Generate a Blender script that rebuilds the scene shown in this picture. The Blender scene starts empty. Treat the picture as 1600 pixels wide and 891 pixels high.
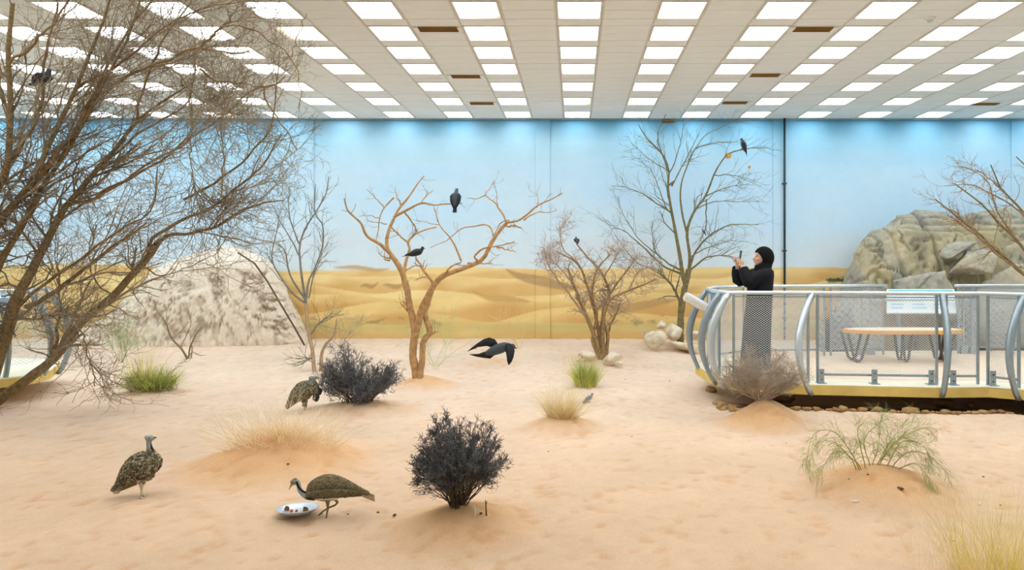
import bpy, bmesh, math, random
import numpy as np
from mathutils import Vector, Matrix
random.seed(7)
RS = np.random.RandomState(11)
D = bpy.data
SC = bpy.context.scene
COL = SC.collection
PI = math.pi

# ------------------------------------------------------------ camera, light, exposure
F, CX, CY, HC = 1005.0, 897.0, 408.0, 1.80      # focal length and horizon in the 1600x891 frame, camera height
CEIL = HC + 2.98                                 # ceiling height
WALL = 13.49                                     # distance of the mural wall
cam_d = D.cameras.new('camera')
cam_d.sensor_width = 36.0
cam_d.lens = F / 1600.0 * 36.0
cam_d.shift_x = -(CX - 800.0) / 1600.0
cam_d.shift_y = -(445.5 - CY) / 1600.0
cam_d.clip_start = 0.05
cam_d.clip_end = 100
cam = D.objects.new('camera', cam_d)
cam.location = (0, 0, HC)
cam.rotation_euler = (PI / 2, 0, 0)
COL.objects.link(cam)
SC.camera = cam
world = D.worlds.new('world')
world.use_nodes = True
world.node_tree.nodes['Background'].inputs[0].default_value = (0.8, 0.85, 0.9, 1)
world.node_tree.nodes['Background'].inputs[1].default_value = 0.05
SC.world = world
LIGHT = 6.7                                      # emission of the ceiling light diffusers
SC.view_settings.view_transform = 'Standard'
SC.view_settings.look = 'None'
SC.view_settings.gamma = 1.0
SC.view_settings.exposure = 0.0
SC.cycles.max_bounces = 8
SC.cycles.diffuse_bounces = 5
SC.cycles.use_denoising = True

# ------------------------------------------------------------ helpers
def P(px, py, z):
    return Vector(((px - CX) / F * z, z, HC - (py - CY) / F * z))

def lin(c):
    return tuple(((v / 255.0) / 12.92 if v / 255.0 <= .04045 else ((v / 255.0 + .055) / 1.055) ** 2.4) for v in c)

def linA(a):
    a = np.asarray(a, float) / 255.0
    return np.where(a <= .04045, a / 12.92, ((a + .055) / 1.055) ** 2.4)

def _hash(i, j, s):
    n = (i.astype(np.int64) * 374761393 + j.astype(np.int64) * 668265263 + s * 1442695041) & 0xffffffff
    n = ((n ^ (n >> 13)) * 1274126177) & 0xffffffff
    return ((n ^ (n >> 16)) & 0xffff) / 65535.0

def vnoise(x, y, s=0):
    x = np.asarray(x, float); y = np.asarray(y, float)
    i = np.floor(x); j = np.floor(y)
    u = x - i; v = y - j
    u = u * u * (3 - 2 * u); v = v * v * (3 - 2 * v)
    a = _hash(i, j, s); b = _hash(i + 1, j, s); c = _hash(i, j + 1, s); d = _hash(i + 1, j + 1, s)
    return (a * (1 - u) + b * u) * (1 - v) + (c * (1 - u) + d * u) * v

def fbm(x, y, o=4, s=0, g=.5):
    t = 0; a = 1; n = 0
    for k in range(o):
        t = t + a * vnoise(x * 2 ** k, y * 2 ** k, s + k * 17); n += a; a *= g
    return t / n

def sstep(a, b, x):
    t = np.clip((np.asarray(x, float) - a) / (b - a), 0, 1)
    return t * t * (3 - 2 * t)

def noise3(p, s=0, o=3):
    return (fbm(p[:, 0] + .37 * p[:, 2], p[:, 1] + 9, o, s) + fbm(p[:, 1] - .31 * p[:, 0], p[:, 2] + 5, o, s + 5) + fbm(p[:, 2] + .23 * p[:, 1], p[:, 0] + 3, o, s + 9)) / 3

def mesh_np(name, V, Fc, color=None, smooth=False):
    """mesh from numpy vertices and an (n,k) face array, or a list of such arrays"""
    if not isinstance(Fc, (list, tuple)): Fc = [Fc]
    Fc = [np.asarray(f, np.int32) for f in Fc if len(f)]
    me = D.meshes.new(name)
    me.vertices.add(len(V)); me.vertices.foreach_set('co', np.asarray(V, np.float32).ravel())
    nl = sum(f.size for f in Fc); nf = sum(len(f) for f in Fc)
    me.loops.add(nl); me.loops.foreach_set('vertex_index', np.concatenate([f.ravel() for f in Fc]))
    me.polygons.add(nf)
    tot = np.concatenate([np.full(len(f), f.shape[1], np.int32) for f in Fc])
    me.polygons.foreach_set('loop_start', np.concatenate([[0], np.cumsum(tot)[:-1]]).astype(np.int32))
    me.polygons.foreach_set('use_smooth', np.full(nf, smooth, bool))
    me.update(calc_edges=True)
    if color is not None: set_col(me, color)
    return me

def set_col(me, color):
    c = np.ones((len(me.vertices), 4), np.float32); c[:, :3] = color
    a = me.color_attributes.new('Col', 'FLOAT_COLOR', 'POINT')
    a.data.foreach_set('color', c.ravel())

def obj(name, me, mat=None, parent=None):
    o = D.objects.new(name, me)
    COL.objects.link(o)
    if mat is not None and me is not None and len(me.materials) == 0: me.materials.append(mat)
    if parent is not None:
        o.parent = parent
        o.matrix_parent_inverse = Matrix.Translation(parent.location).inverted() if parent.type == 'EMPTY' else Matrix()
    return o

def tag(o, label=None, cat=None, group=None, kind=None):
    if label: o['label'] = label
    if cat: o['category'] = cat
    if group: o['group'] = group
    if kind: o['kind'] = kind
    return o

def thing(name, loc, label, cat, group=None):
    o = D.objects.new(name, None); COL.objects.link(o)
    o.location = loc; o.empty_display_size = .1
    return tag(o, label, cat, group)

class MB:
    """collects boxes, tubes and faces and builds them as one mesh"""
    def __init__(s): s.V = []; s.F = []
    def add(s, vs, fs):
        n = len(s.V); s.V += [tuple(v) for v in vs]; s.F += [tuple(i + n for i in f) for f in fs]
    def box(s, a, b, m=None):
        x0, y0, z0 = a; x1, y1, z1 = b
        v = [(x0,y0,z0),(x1,y0,z0),(x1,y1,z0),(x0,y1,z0),(x0,y0,z1),(x1,y0,z1),(x1,y1,z1),(x0,y1,z1)]
        if m is not None: v = [m @ Vector(p) for p in v]
        s.add(v, [(0,3,2,1),(4,5,6,7),(0,1,5,4),(1,2,6,5),(2,3,7,6),(3,0,4,7)])
        return s
    def beam(s, p, q, w, h, up=(0, 0, 1)):
        """rectangular bar from p to q, w across, h along up"""
        p = Vector(p); q = Vector(q); d = (q - p).normalized(); up = Vector(up)
        sd = d.cross(up)
        if sd.length < 1e-4: sd = d.cross(Vector((1, 0, 0)))
        sd.normalize(); u = sd.cross(d).normalized()
        v = []
        for c in (p, q):
            for a, b in ((-1,-1),(1,-1),(1,1),(-1,1)): v.append(c + sd * (a * w / 2) + u * (b * h / 2))
        s.add(v, [(0,1,2,3),(7,6,5,4),(0,4,5,1),(1,5,6,2),(2,6,7,3),(3,7,4,0)])
        return s
    def tube(s, pts, rad, n=10, sy=1.0, cap=True):
        pts = [Vector(p) for p in pts]
        if not hasattr(rad, '__len__'): rad = [rad] * len(pts)
        if n >= 12 and len(pts) >= 4:      # organic shapes get an even, smooth run
            sm_ = smooth_path([(*p, r_) for p, r_ in zip(pts, rad)], 26)
            pts = [Vector(q[:3]) for q in sm_]; rad = [max(q[3], .0005) for q in sm_]
        v = []; f = []; m = len(pts); prev = None
        for i in range(m):
            d = (pts[min(i + 1, m - 1)] - pts[max(i - 1, 0)]).normalized()
            if prev is None: a = d.orthogonal().normalized()
            else:
                a = prev - d * prev.dot(d); a = a.normalized() if a.length > 1e-6 else d.orthogonal().normalized()
            prev = a; b = d.cross(a)
            for k in range(n):
                t = 2 * PI * k / n
                w = a * math.cos(t) * rad[i] + b * math.sin(t) * rad[i]
                if sy != 1.0: w.y *= sy
                v.append(pts[i] + w)
        for i in range(m - 1):
            for k in range(n):
                k2 = (k + 1) % n
                f.append((i*n+k, i*n+k2, (i+1)*n+k2, (i+1)*n+k))
        if cap:
            f.append(tuple(range(n - 1, -1, -1))); f.append(tuple((m-1)*n + k for k in range(n)))
        s.add(v, f); return s
    def ball(s, c, r, nu=14, nv=9):
        if not hasattr(r, '__len__'): r = (r, r, r)
        v = [(c[0], c[1], c[2] - r[2])]
        for j in range(1, nv):
            p = -PI / 2 + PI * j / nv
            for i in range(nu):
                t = 2 * PI * i / nu
                v.append((c[0] + r[0]*math.cos(p)*math.cos(t), c[1] + r[1]*math.cos(p)*math.sin(t), c[2] + r[2]*math.sin(p)))
        v.append((c[0], c[1], c[2] + r[2])); L = len(v) - 1; f = []
        for i in range(nu):
            f.append((0, 1 + (i + 1) % nu, 1 + i))
            f.append((L, 1 + (nv-2)*nu + i, 1 + (nv-2)*nu + (i+1) % nu))
        for j in range(nv - 2):
            for i in range(nu):
                f.append((1+j*nu+i, 1+j*nu+(i+1) % nu, 1+(j+1)*nu+(i+1) % nu, 1+(j+1)*nu+i))
        s.add(v, f); return s
    def rings(s, R, cap=True):
        n = len(R[0]); v = [p for r in R for p in r]; f = []
        for i in range(len(R) - 1):
            for k in range(n):
                k2 = (k + 1) % n
                f.append((i*n+k, i*n+k2, (i+1)*n+k2, (i+1)*n+k))
        if cap: f.append(tuple(range(n-1, -1, -1))); f.append(tuple((len(R)-1)*n + k for k in range(n)))
        s.add(v, f); return s
    def mesh(s, name, smooth=False):
        me = D.meshes.new(name); me.from_pydata(s.V, [], s.F)
        if smooth: me.polygons.foreach_set('use_smooth', [True] * len(me.polygons))
        me.update(); return me
    def build(s, name, mat, parent=None, smooth=False, bevel=0):
        me = s.mesh(name, smooth)
        if bevel:
            bm = bmesh.new(); bm.from_mesh(me)
            bmesh.ops.bevel(bm, geom=bm.edges[:], offset=bevel, segments=1, affect='EDGES')
            bm.to_mesh(me); bm.free()
        return obj(name, me, mat, parent)

def fix_normals(me):
    bm = bmesh.new(); bm.from_mesh(me); bmesh.ops.recalc_face_normals(bm, faces=bm.faces); bm.to_mesh(me); bm.free()

def remeshed(mb, voxel, smooth=2, name='body'):
    """one continuous surface out of overlapping closed shapes"""
    me = mb.mesh(name); fix_normals(me)
    o = D.objects.new('tmp', me); COL.objects.link(o)
    m = o.modifiers.new('r', 'REMESH'); m.mode = 'VOXEL'; m.voxel_size = voxel; m.use_smooth_shade = True
    if smooth:
        q = o.modifiers.new('s', 'SMOOTH'); q.iterations = smooth; q.factor = .5
    dg = bpy.context.evaluated_depsgraph_get(); dg.update()
    out = D.meshes.new_from_object(o.evaluated_get(dg))
    D.objects.remove(o); D.meshes.remove(me)
    out.name = name
    return out

def co_of(me):
    a = np.empty(len(me.vertices) * 3, np.float32); me.vertices.foreach_get('co', a); return a.reshape(-1, 3)

# ------------------------------------------------------------ materials
def mat(name, color=None, rough=.7, metal=0.0, attr=False, var=.12, scale=8.0, bump=0.0, bscale=60.0, emit=None, spec=.3, alpha=None):
    m = D.materials.new(name); m.use_nodes = True
    nt = m.node_tree; N = nt.nodes; L = nt.links; b = N['Principled BSDF']
    b.inputs['Roughness'].default_value = rough; b.inputs['Metallic'].default_value = metal
    b.inputs['Specular IOR Level'].default_value = spec
    tc = N.new('ShaderNodeTexCoord')
    if attr:
        src = N.new('ShaderNodeVertexColor'); src.layer_name = 'Col'; out = src.outputs['Color']
    else:
        src = N.new('ShaderNodeRGB'); src.outputs[0].default_value = (*lin(color), 1); out = src.outputs[0]
    if var:
        nz = N.new('ShaderNodeTexNoise'); nz.inputs['Scale'].default_value = scale; nz.inputs['Detail'].default_value = 4
        L.new(tc.outputs['Object'], nz.inputs['Vector'])
        mr = N.new('ShaderNodeMapRange'); mr.inputs['From Min'].default_value = .3; mr.inputs['From Max'].default_value = .7
        mr.inputs['To Min'].default_value = 1 - var; mr.inputs['To Max'].default_value = 1 + var
        L.new(nz.outputs['Fac'], mr.inputs['Value'])
        mx = N.new('ShaderNodeVectorMath'); mx.operation = 'SCALE'
        L.new(out, mx.inputs[0]); L.new(mr.outputs[0], mx.inputs['Scale']); out = mx.outputs[0]
    L.new(out, b.inputs['Base Color'])
    if bump:
        n2 = N.new('ShaderNodeTexNoise'); n2.inputs['Scale'].default_value = bscale; n2.inputs['Detail'].default_value = 5
        L.new(tc.outputs['Object'], n2.inputs['Vector'])
        bp = N.new('ShaderNodeBump'); bp.inputs['Strength'].default_value = bump; bp.inputs['Distance'].default_value = .01
        L.new(n2.outputs['Fac'], bp.inputs['Height']); L.new(bp.outputs[0], b.inputs['Normal'])
    return m

# ------------------------------------------------------------ batch tubes for trees
def smooth_path(pts, n):
    """Catmull-Rom through rows of pts, resampled to n points evenly"""
    p = np.asarray(pts, float)
    if len(p) == 2: p = np.array([p[0], (p[0] + p[1]) / 2, p[1]])
    q = np.vstack([2*p[0]-p[1], p, 2*p[-1]-p[-2]]); out = []
    for i in range(1, len(q) - 2):
        for t in np.linspace(0, 1, 9)[:-1]:
            a, b, c, d = q[i-1], q[i], q[i+1], q[i+2]
            out.append(.5*((2*b) + (c-a)*t + (2*a-5*b+4*c-d)*t*t + (3*b-a-3*c+d)*t**3))
    out.append(p[-1]); out = np.array(out)
    s = np.concatenate([[0], np.cumsum(np.linalg.norm(np.diff(out[:, :3], axis=0), axis=1))]); s /= s[-1]
    u = np.linspace(0, 1, n)
    return np.stack([np.interp(u, s, out[:, k]) for k in range(out.shape[1])], 1)

def norm(a):
    return a / np.maximum(np.linalg.norm(a, axis=-1, keepdims=True), 1e-9)

def tubes(pts, rad, n):
    """(N,P,3) centre lines and (N,P) radii -> verts, quads"""
    N, Pn, _ = pts.shape
    d = np.empty_like(pts); d[:, 1:-1] = pts[:, 2:] - pts[:, :-2]; d[:, 0] = pts[:, 1] - pts[:, 0]; d[:, -1] = pts[:, -1] - pts[:, -2]
    d = norm(d)
    m = norm(pts[:, -1] - pts[:, 0])
    ref = np.where(np.abs(m[:, 2:3]) < .7, np.array([[0, 0, 1.]]), np.array([[1., 0, 0]]))[:, None, :]
    a = norm(np.cross(d, np.broadcast_to(ref, d.shape))); b = np.cross(d, a)
    t = np.arange(n) * 2 * PI / n
    V = pts[:, :, None, :] + rad[:, :, None, None] * (a[:, :, None, :] * np.cos(t)[None, None, :, None] + b[:, :, None, :] * np.sin(t)[None, None, :, None])
    idx = np.arange(N * Pn * n).reshape(N, Pn, n)
    nx = np.roll(idx, -1, axis=2)
    Q = np.stack([idx[:, :-1], nx[:, :-1], nx[:, 1:], idx[:, 1:]], -1).reshape(-1, 4)
    return V.reshape(-1, 3), Q

def tube_obj(name, sets, mat_, parent, sides=5, kind=None, color=None):
    V = []; Q = []; o = 0
    for (p, r) in sets:
        v, q = tubes(p, r, sides); V.append(v); Q.append(q + o); o += len(v)
    V = np.concatenate(V)
    me = mesh_np(name, V, np.concatenate(Q), smooth=True)
    if color is not None: set_col(me, color(V))
    ob = obj(name, me, mat_, parent)
    if kind: ob['kind'] = kind
    return ob

def sprout(pts, rad, k, length, ang=(25, 60), wig=.25, bias=(0, 0, .15), Pn=6, t0=.25, t1=1.0, rr=.6, rmin=.0012, curl=.0, flat=1.0, clip=None, rs=RS):
    """grow k children from every parent polyline; returns (N*k,Pn,3), radii"""
    N, Q, _ = pts.shape
    par = np.repeat(np.arange(N), k); M = len(par)
    t = rs.uniform(t0, t1, M) * (Q - 1); i = np.minimum(t.astype(int), Q - 2); f = (t - i)[:, None]
    s = pts[par, i] * (1 - f) + pts[par, i + 1] * f
    r = rad[par, i] * (1 - f[:, 0]) + rad[par, i + 1] * f[:, 0]
    d = norm(pts[par, i + 1] - pts[par, i])
    v = norm(rs.normal(size=(M, 3)) * np.array([1, flat, 1])); v = norm(v - d * (v * d).sum(1, keepdims=True))
    an = np.radians(rs.uniform(ang[0], ang[1], M))[:, None]
    d = d * np.cos(an) + v * np.sin(an)
    L = rs.uniform(length[0], length[1], M) * (1 - .35 * (t / (Q - 1)))
    out = np.empty((M, Pn, 3)); out[:, 0] = s
    cv = norm(rs.normal(size=(M, 3))) * curl
    b = np.array(bias)[None]
    for j in range(1, Pn):
        d = norm(d + rs.normal(size=(M, 3)) * wig + b + cv)
        out[:, j] = out[:, j - 1] + d * (L / (Pn - 1))[:, None]
    r0 = np.maximum(r * rr, rmin)
    R = r0[:, None] * np.linspace(1, .45, Pn)[None]
    R = np.maximum(R, rmin * .6)
    if clip is not None:
        ok = clip(out); out = out[ok]; R = R[ok]
    return out, R

class Tree:
    """main limbs are drawn one by one (x, y as seen from the visitors' side, converted to metres at the tree's distance)"""
    def __init__(s, z): s.z = z; s.L = []; s.R = []; s.px = []
    def limb(s, pts, r0, r1, dz=0.0, jit=.012, n=22, z0=None):
        p = np.asarray(pts, float)
        if z0 is None:
            if s.px:
                A = np.concatenate(s.px); k = np.argmin(((A[:, :2] - p[0]) ** 2).sum(1)); z0 = A[k, 2]
            else: z0 = s.z
        q = smooth_path(p, n)
        t = np.linspace(0, 1, n)
        z = z0 + dz * t
        W = np.stack([(q[:, 0] - CX) / F * z, z, HC - (q[:, 1] - CY) / F * z], 1)
        w = RS.normal(size=(n, 3)) * jit; w[0] = 0
        w = (w + np.roll(w, 1, 0)) / 2; w[0] = 0
        W = W + w
        rad = (r0 + (r1 - r0) * t ** .8) * z0 / F
        rad = rad * (1 + .05 * RS.normal(size=n))
        s.L.append(W); s.R.append(np.maximum(rad, .0015)); s.px.append(np.stack([q[:, 0], q[:, 1], z], 1))
        return s
    def arrays(s, sel=None):
        i = range(len(s.L)) if sel is None else sel
        return np.stack([s.L[k] for k in i]), np.stack([s.R[k] for k in i])

def copy_tree(o, parent=None):
    c = o.copy(); COL.objects.link(c)
    if parent is not None:
        c.parent = parent; c.matrix_parent_inverse = o.matrix_parent_inverse.copy()
    for ch in list(o.children): copy_tree(ch, c)
    return c
# ------------------------------------------------------------ ground
MOUNDS = []   # x, y, height, rx, ry, power
def mound(px, base_py, h, wpx, ry=None, pw=1.6):
    z = HC * F / (base_py - CY)
    x = (px - CX) / F * z; rx = wpx / 2 / F * z
    MOUNDS.append((x, z, h, rx, ry or rx, pw)); return x, z
M_BUSH = mound(722, 822, .165, 250, .50, 1.15)
M_DRY = mound(437, 724, .25, 300, .75, 1.35)
M_WEEP = mound(1374, 765, .19, 240, .55, 1.5)
M_GREEN = mound(235, 616, .07, 150, .45)
M_BUSH2 = mound(563, 641, .11, 200, .5)
M_TREE = mound(662, 603.5, .17, 125, .42, 1.2)
M_DRY2 = mound(876, 668, .13, 140, .45)
M_SMALL = mound(770, 574, .09, 100, .4)
MOUNDS.append((2.06, 7.04, .26, .50, .46, 1.3)); M_GREY = (1.97, 7.02)
M_TREE2 = mound(940, 568, .09, 150, .5)
M_STONE = mound(1050, 552, .05, 150, .6)
mound(1050, 700, .04, 500, .9); mound(140, 655, .05, 420, .8); mound(640, 562, .04, 300, .6); mound(300, 800, .03, 500, .6)
mound(780, 565, .05, 240, .5)
NEAR_EDGE = [(1.50, 9.2), (1.58, 8.5), (1.72, 7.85), (2.05, 7.50), (2.80, 7.40), (4.22, 7.20), (4.78, 7.22), (5.4, 6.9), (7.2, 5.9), (11, 4.2)]

def edge_y(x):
    a = np.array(NEAR_EDGE); return np.interp(x, a[2:, 0], a[2:, 1])

def ground(x, y):
    x = np.asarray(x, float); y = np.asarray(y, float)
    h = .17 * sstep(9.6, 13.2, y) + .02 * (fbm(x * .6, y * .6, 2, 3) - .5)
    for (mx, my, mh, rx, ry, pw) in MOUNDS:
        # slightly wobbly outline
        dx = (x - mx) / rx; dy = (y - my) / ry
        r = np.sqrt(dx * dx + dy * dy)
        an = np.arctan2(dy, dx)
        r = r * (1 + .08 * np.sin(3 * an + mx * 7) + .05 * np.sin(5 * an + my * 3))
        h = h + mh * np.clip(1 - np.clip(r, 0, 1) ** pw, 0, 1) ** 1.3
    # sand bank in front of the platform and the dug-out bed under it
    ey = edge_y(x)
    on = sstep(1.75, 2.35, x)
    bank = .10 * np.exp(-((y - (ey - .12)) / .45) ** 2) * sstep(.1, -.05, y - ey)
    dig = .10 * np.exp(-((y - (ey - .12)) / .45) ** 2) * 0
    h = h + on * (bank + dig) - on * .03 * sstep(0, .15, y - ey)
    return h

def gz(x, y): return float(ground(np.array([x]), np.array([y]))[0])

def on_ground(px, py):
    """where the line of sight through the point meets the sand"""
    z = HC * F / (py - CY)
    for _ in range(30):
        x = (px - CX) / F * z
        z = .5 * z + .5 * (HC - gz(x, z)) * F / (py - CY)
    x = (px - CX) / F * z
    return Vector((x, z, gz(x, z)))

XL, XR, YN = -13.6, 11.0, -3.0
xs = np.concatenate([np.arange(XL, -11.5, .15), np.arange(-11.5, 9.0, .03), np.arange(9.0, XR + .14, .15)])
ys = [YN]
while ys[-1] < WALL:
    y = ys[-1]; ys.append(y + (.25 if y < 3 else .02 + .0045 * (y - 3)))
ys = np.array(ys)
ys[-1] = WALL
X, Y = np.meshgrid(xs, ys)
Z = ground(X, Y)
fine = (fbm(X * 7, Y * 9, 3, 31) - .5)
prints = np.clip(fbm(X * 11, Y * 13, 2, 77) - .60, 0, 1)
amp = sstep(2.9, 3.4, Y)
Z2 = Z + amp * (fine * .016 - prints * .045 + (vnoise(X * 40, Y * 40, 5) - .5) * .004)
nx, ny = len(xs), len(ys)
idx = np.arange(nx * ny).reshape(ny, nx)
Q = np.stack([idx[:-1, :-1], idx[:-1, 1:], idx[1:, 1:], idx[1:, :-1]], -1).reshape(-1, 4)
near = linA([206, 176, 146]); far = linA([222, 201, 180])  # near sand coloured darker to counter the overexposure there
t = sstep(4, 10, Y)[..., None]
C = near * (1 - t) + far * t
mm = np.zeros_like(X)
for (mx, my, mh, rx, ry, pw) in MOUNDS[:11]:
    r = np.sqrt(((X - mx) / rx) ** 2 + ((Y - my) / ry) ** 2)
    mm = np.maximum(mm, np.clip(1 - r * .9, 0, 1) * (mh / .12))
mm = np.clip(mm, 0, 1)[..., None]
C = C * (1 - mm * .75) + linA([212, 164, 112]) * mm * .75
C = C * (1 - (prints * 1.3)[..., None] * np.array([.2, .5, .8]))
blot = (fbm(X * 1.3, Y * 1.6, 4, 91)[..., None] - .5)
C = C * (1 + blot * .22)
C = C * (1 + (fbm(X * 14, Y * 16, 2, 57)[..., None] - .5) * .10)
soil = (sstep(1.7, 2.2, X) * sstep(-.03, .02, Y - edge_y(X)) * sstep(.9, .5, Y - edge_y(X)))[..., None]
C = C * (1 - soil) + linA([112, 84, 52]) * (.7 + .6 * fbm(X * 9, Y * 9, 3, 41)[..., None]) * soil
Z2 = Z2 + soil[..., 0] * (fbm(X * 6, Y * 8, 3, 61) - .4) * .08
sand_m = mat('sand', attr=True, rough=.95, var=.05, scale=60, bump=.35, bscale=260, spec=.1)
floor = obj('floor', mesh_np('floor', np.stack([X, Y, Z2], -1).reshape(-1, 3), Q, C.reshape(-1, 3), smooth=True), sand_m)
tag(floor, kind='structure')

# ------------------------------------------------------------ mural on the back wall: painted sky and dunes
def mural(x, z):
    """printed colours at (x, height); designed in the units of the print: u across, v down"""
    u = CX + x * F / WALL; v = CY - (z - HC) * F / WALL
    t = np.clip((v - 186) / 230.0, 0, 1)
    stops = [0, .06, .16, .35, .7, 1]
    cols = linA([[94, 164, 204], [122, 188, 224], [162, 218, 247], [186, 226, 252], [196, 228, 250], [214, 232, 242]])  # topmost colours darkened to tone down hot spots from the ceiling lights
    c = np.stack([np.interp(t, stops, cols[:, k]) for k in range(3)], -1)
    cl = fbm(u / 170, v / 60, 5, 3) ; cl = sstep(.42, .72, cl) * (.2 + .3 * t)
    cl = cl + .2 * sstep(.5, .8, fbm(u / 260 + 7, v / 40, 4, 12)) * t
    cl = np.clip(cl, 0, .8)[..., None]
    c = c * (1 - cl) + linA([214, 233, 243]) * cl
    pk = (np.exp(-((v - 385) / 22) ** 2) * .35 * sstep(.3, .7, fbm(u / 120, v / 20, 3, 8)))[..., None]
    c = c * (1 - pk) + linA([216, 222, 228]) * pk
    layers = [  # base v, amplitude, wavelength, lit, shade, fade height, seed
        (419, 5, 210, (236, 212, 150), (222, 184, 118), 14, 1),
        (428, 9, 150, (240, 218, 158), (218, 178, 112), 22, 2),
        (446, 14, 190, (242, 222, 160), (214, 168, 100), 26, 3),
        (466, 12, 230, (240, 216, 150), (214, 168, 100), 26, 4),
        (484, 13, 170, (236, 210, 142), (212, 168, 104), 26, 5),
        (503, 7, 260, (230, 204, 140), (212, 178, 114), 22, 6)]
    for (b, a, w, lit, sh, fh, s) in layers:
        a = a * 1.7
        ridge = b + a * 2 * (fbm(u / w + s * 5.3, u * 0 + s, 3, s * 13, .4) - .5)
        if s == 1: ridge = ridge - 4 * np.exp(-((u - 700) / 70) ** 2) - 3 * np.exp(-((u - 560) / 90) ** 2)
        dd = v - ridge
        m = sstep(-.6, .9, dd)[..., None]
        slope = fbm((u + 6) / w + s * 5.3, u * 0 + s, 3, s * 13, .4) - fbm((u - 6) / w + s * 5.3, u * 0 + s, 3, s * 13, .4)
        k = np.clip(sstep(0, fh, dd + 26 * (fbm(u / 90 + v / 25, v / 22 - u / 200, 3, s + 40) - .5)) * .85 + np.clip(slope * 6, -.25, .4), 0, 1)[..., None]
        c = c * (1 - m) + (linA(lit) * (1 - k) + linA(sh) * k) * m
    def slip(c, x0, y0, x1, y1, h, col, s):   # dark slip face under a crest line
        tt = np.clip((u - x0) / (x1 - x0), 0, 1)
        crest = y0 + (y1 - y0) * tt ** .8 + 2 * np.sin(tt * 7 + s)
        hh = h * np.sin(PI * np.clip(tt, .001, .999)) ** .6
        m = sstep(-.5, 1, v - crest) * sstep(hh + 2.5, hh - 2.5, v - crest) * ((u > x0) & (u < x1))
        m = m[..., None] * .8
        return c * (1 - m) + linA(col) * m
    c = slip(c, 790, 417, 905, 446, 16, (176, 146, 104), 1)
    c = slip(c, 520, 415, 610, 418, 7, (196, 160, 104), 2)
    c = slip(c, 562, 447, 592, 441, 7, (178, 140, 88), 3)
    c = slip(c, 598, 446, 640, 440, 8, (182, 144, 92), 4)
    c = slip(c, 905, 478, 1060, 468, 14, (190, 158, 104), 5)
    c = slip(c, 735, 452, 830, 470, 10, (200, 162, 100), 6)
    # scrubby strip printed along the foot
    g = (np.exp(-((v - 511) / 7) ** 2) * (.35 + .5 * fbm(u / 60, v / 6, 3, 71)))[..., None]
    c = c * (1 - g) + linA([196, 186, 120]) * g
    sc = (sstep(.56, .72, fbm(u / 14, v / 7, 4, 23)) * np.exp(-((v - 502) / 9) ** 2) * sstep(.45, .6, fbm(u / 160, v * 0, 2, 29)))[..., None] * .6
    c = c * (1 - sc) + linA([126, 122, 92]) * sc
    bs = (sstep(.42, .56, fbm(u / 11, v / 6, 4, 33)) * sstep(1278, 1292, u) * sstep(1345, 1335, u) * np.exp(-((v - 437) / 5) ** 4))[..., None]
    c = c * (1 - bs) + linA([78, 92, 76]) * bs
    bt = fbm(u / 9, v / 5, 3, 63)[..., None] - .5
    return c * (1 + bt * .05)

mural_m = mat('mural_print', attr=True, rough=.55, var=.015, scale=3, spec=.25)
back = MB(); back.box((XL - .2, WALL + .03, -.2), (XR + .2, WALL + .2, CEIL + .15))
wall_back = back.build('wall_back', mat('wall_backing', (60, 110, 140), .8))
tag(wall_back, kind='structure')
cols_x = [(-15.9, -15.5), (-10.90, -10.53), (-5.83, -5.45), (-.81, -.50), (4.17, 4.62), (9.16, 9.55)]
def mural_panel(x0, x1, y, thick, name):
    nx = max(6, int((x1 - x0) / .021)); 
    zs = np.concatenate([np.arange(0, .25, .08), np.arange(.25, 1.86, .022), np.arange(1.86, CEIL - .02, .06), [CEIL - .012]])
    x = np.linspace(x0 + .0015, x1 - .0015, nx)
    X, Z = np.meshgrid(x, zs); n = X.size; a, b = X.shape
    i = np.arange(n).reshape(a, b)
    Qf = np.stack([i[:-1, :-1], i[:-1, 1:], i[1:, 1:], i[1:, :-1]], -1).reshape(-1, 4)
    V = np.stack([X, np.full_like(X, y), Z], -1).reshape(-1, 3)
    rim = np.concatenate([i[0, :], i[1:, -1], i[-1, ::-1][1:], i[::-1, 0][1:-1]])
    V2 = V[rim] + np.array([0, thick, 0]); j = np.arange(len(rim)) + n; r2 = np.roll(rim, -1); j2 = np.roll(j, -1)
    S = np.stack([rim, j, j2, r2], -1)
    V = np.concatenate([V, V2])
    c = mural(V[:, 0], V[:, 2])
    return obj(name, mesh_np(name, V, [Qf, S], c), mural_m, wall_back)
prev = XL + .01
for (a, b) in cols_x[1:]:
    mural_panel(prev, a, WALL, .03, 'mural_panel')
    mural_panel(a, b, WALL - .022, .052, 'column_cover')
    prev = b
mural_panel(prev, XR - .01, WALL, .03, 'mural_panel')
side_m = mat('painted_side_wall', (190, 216, 226), .8, var=.04, scale=1)
for nm, a, b in (('wall_left', (XL - .2, YN, -.2), (XL, WALL + .03, CEIL + .15)), ('wall_right', (XR, YN, -.2), (XR + .2, WALL + .03, CEIL + .15)), ('wall_front', (XL - .2, YN - .2, -.2), (XR + .2, YN, CEIL + .15))):
    tag(MB().box(a, b).build(nm, side_m), kind='structure')

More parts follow.
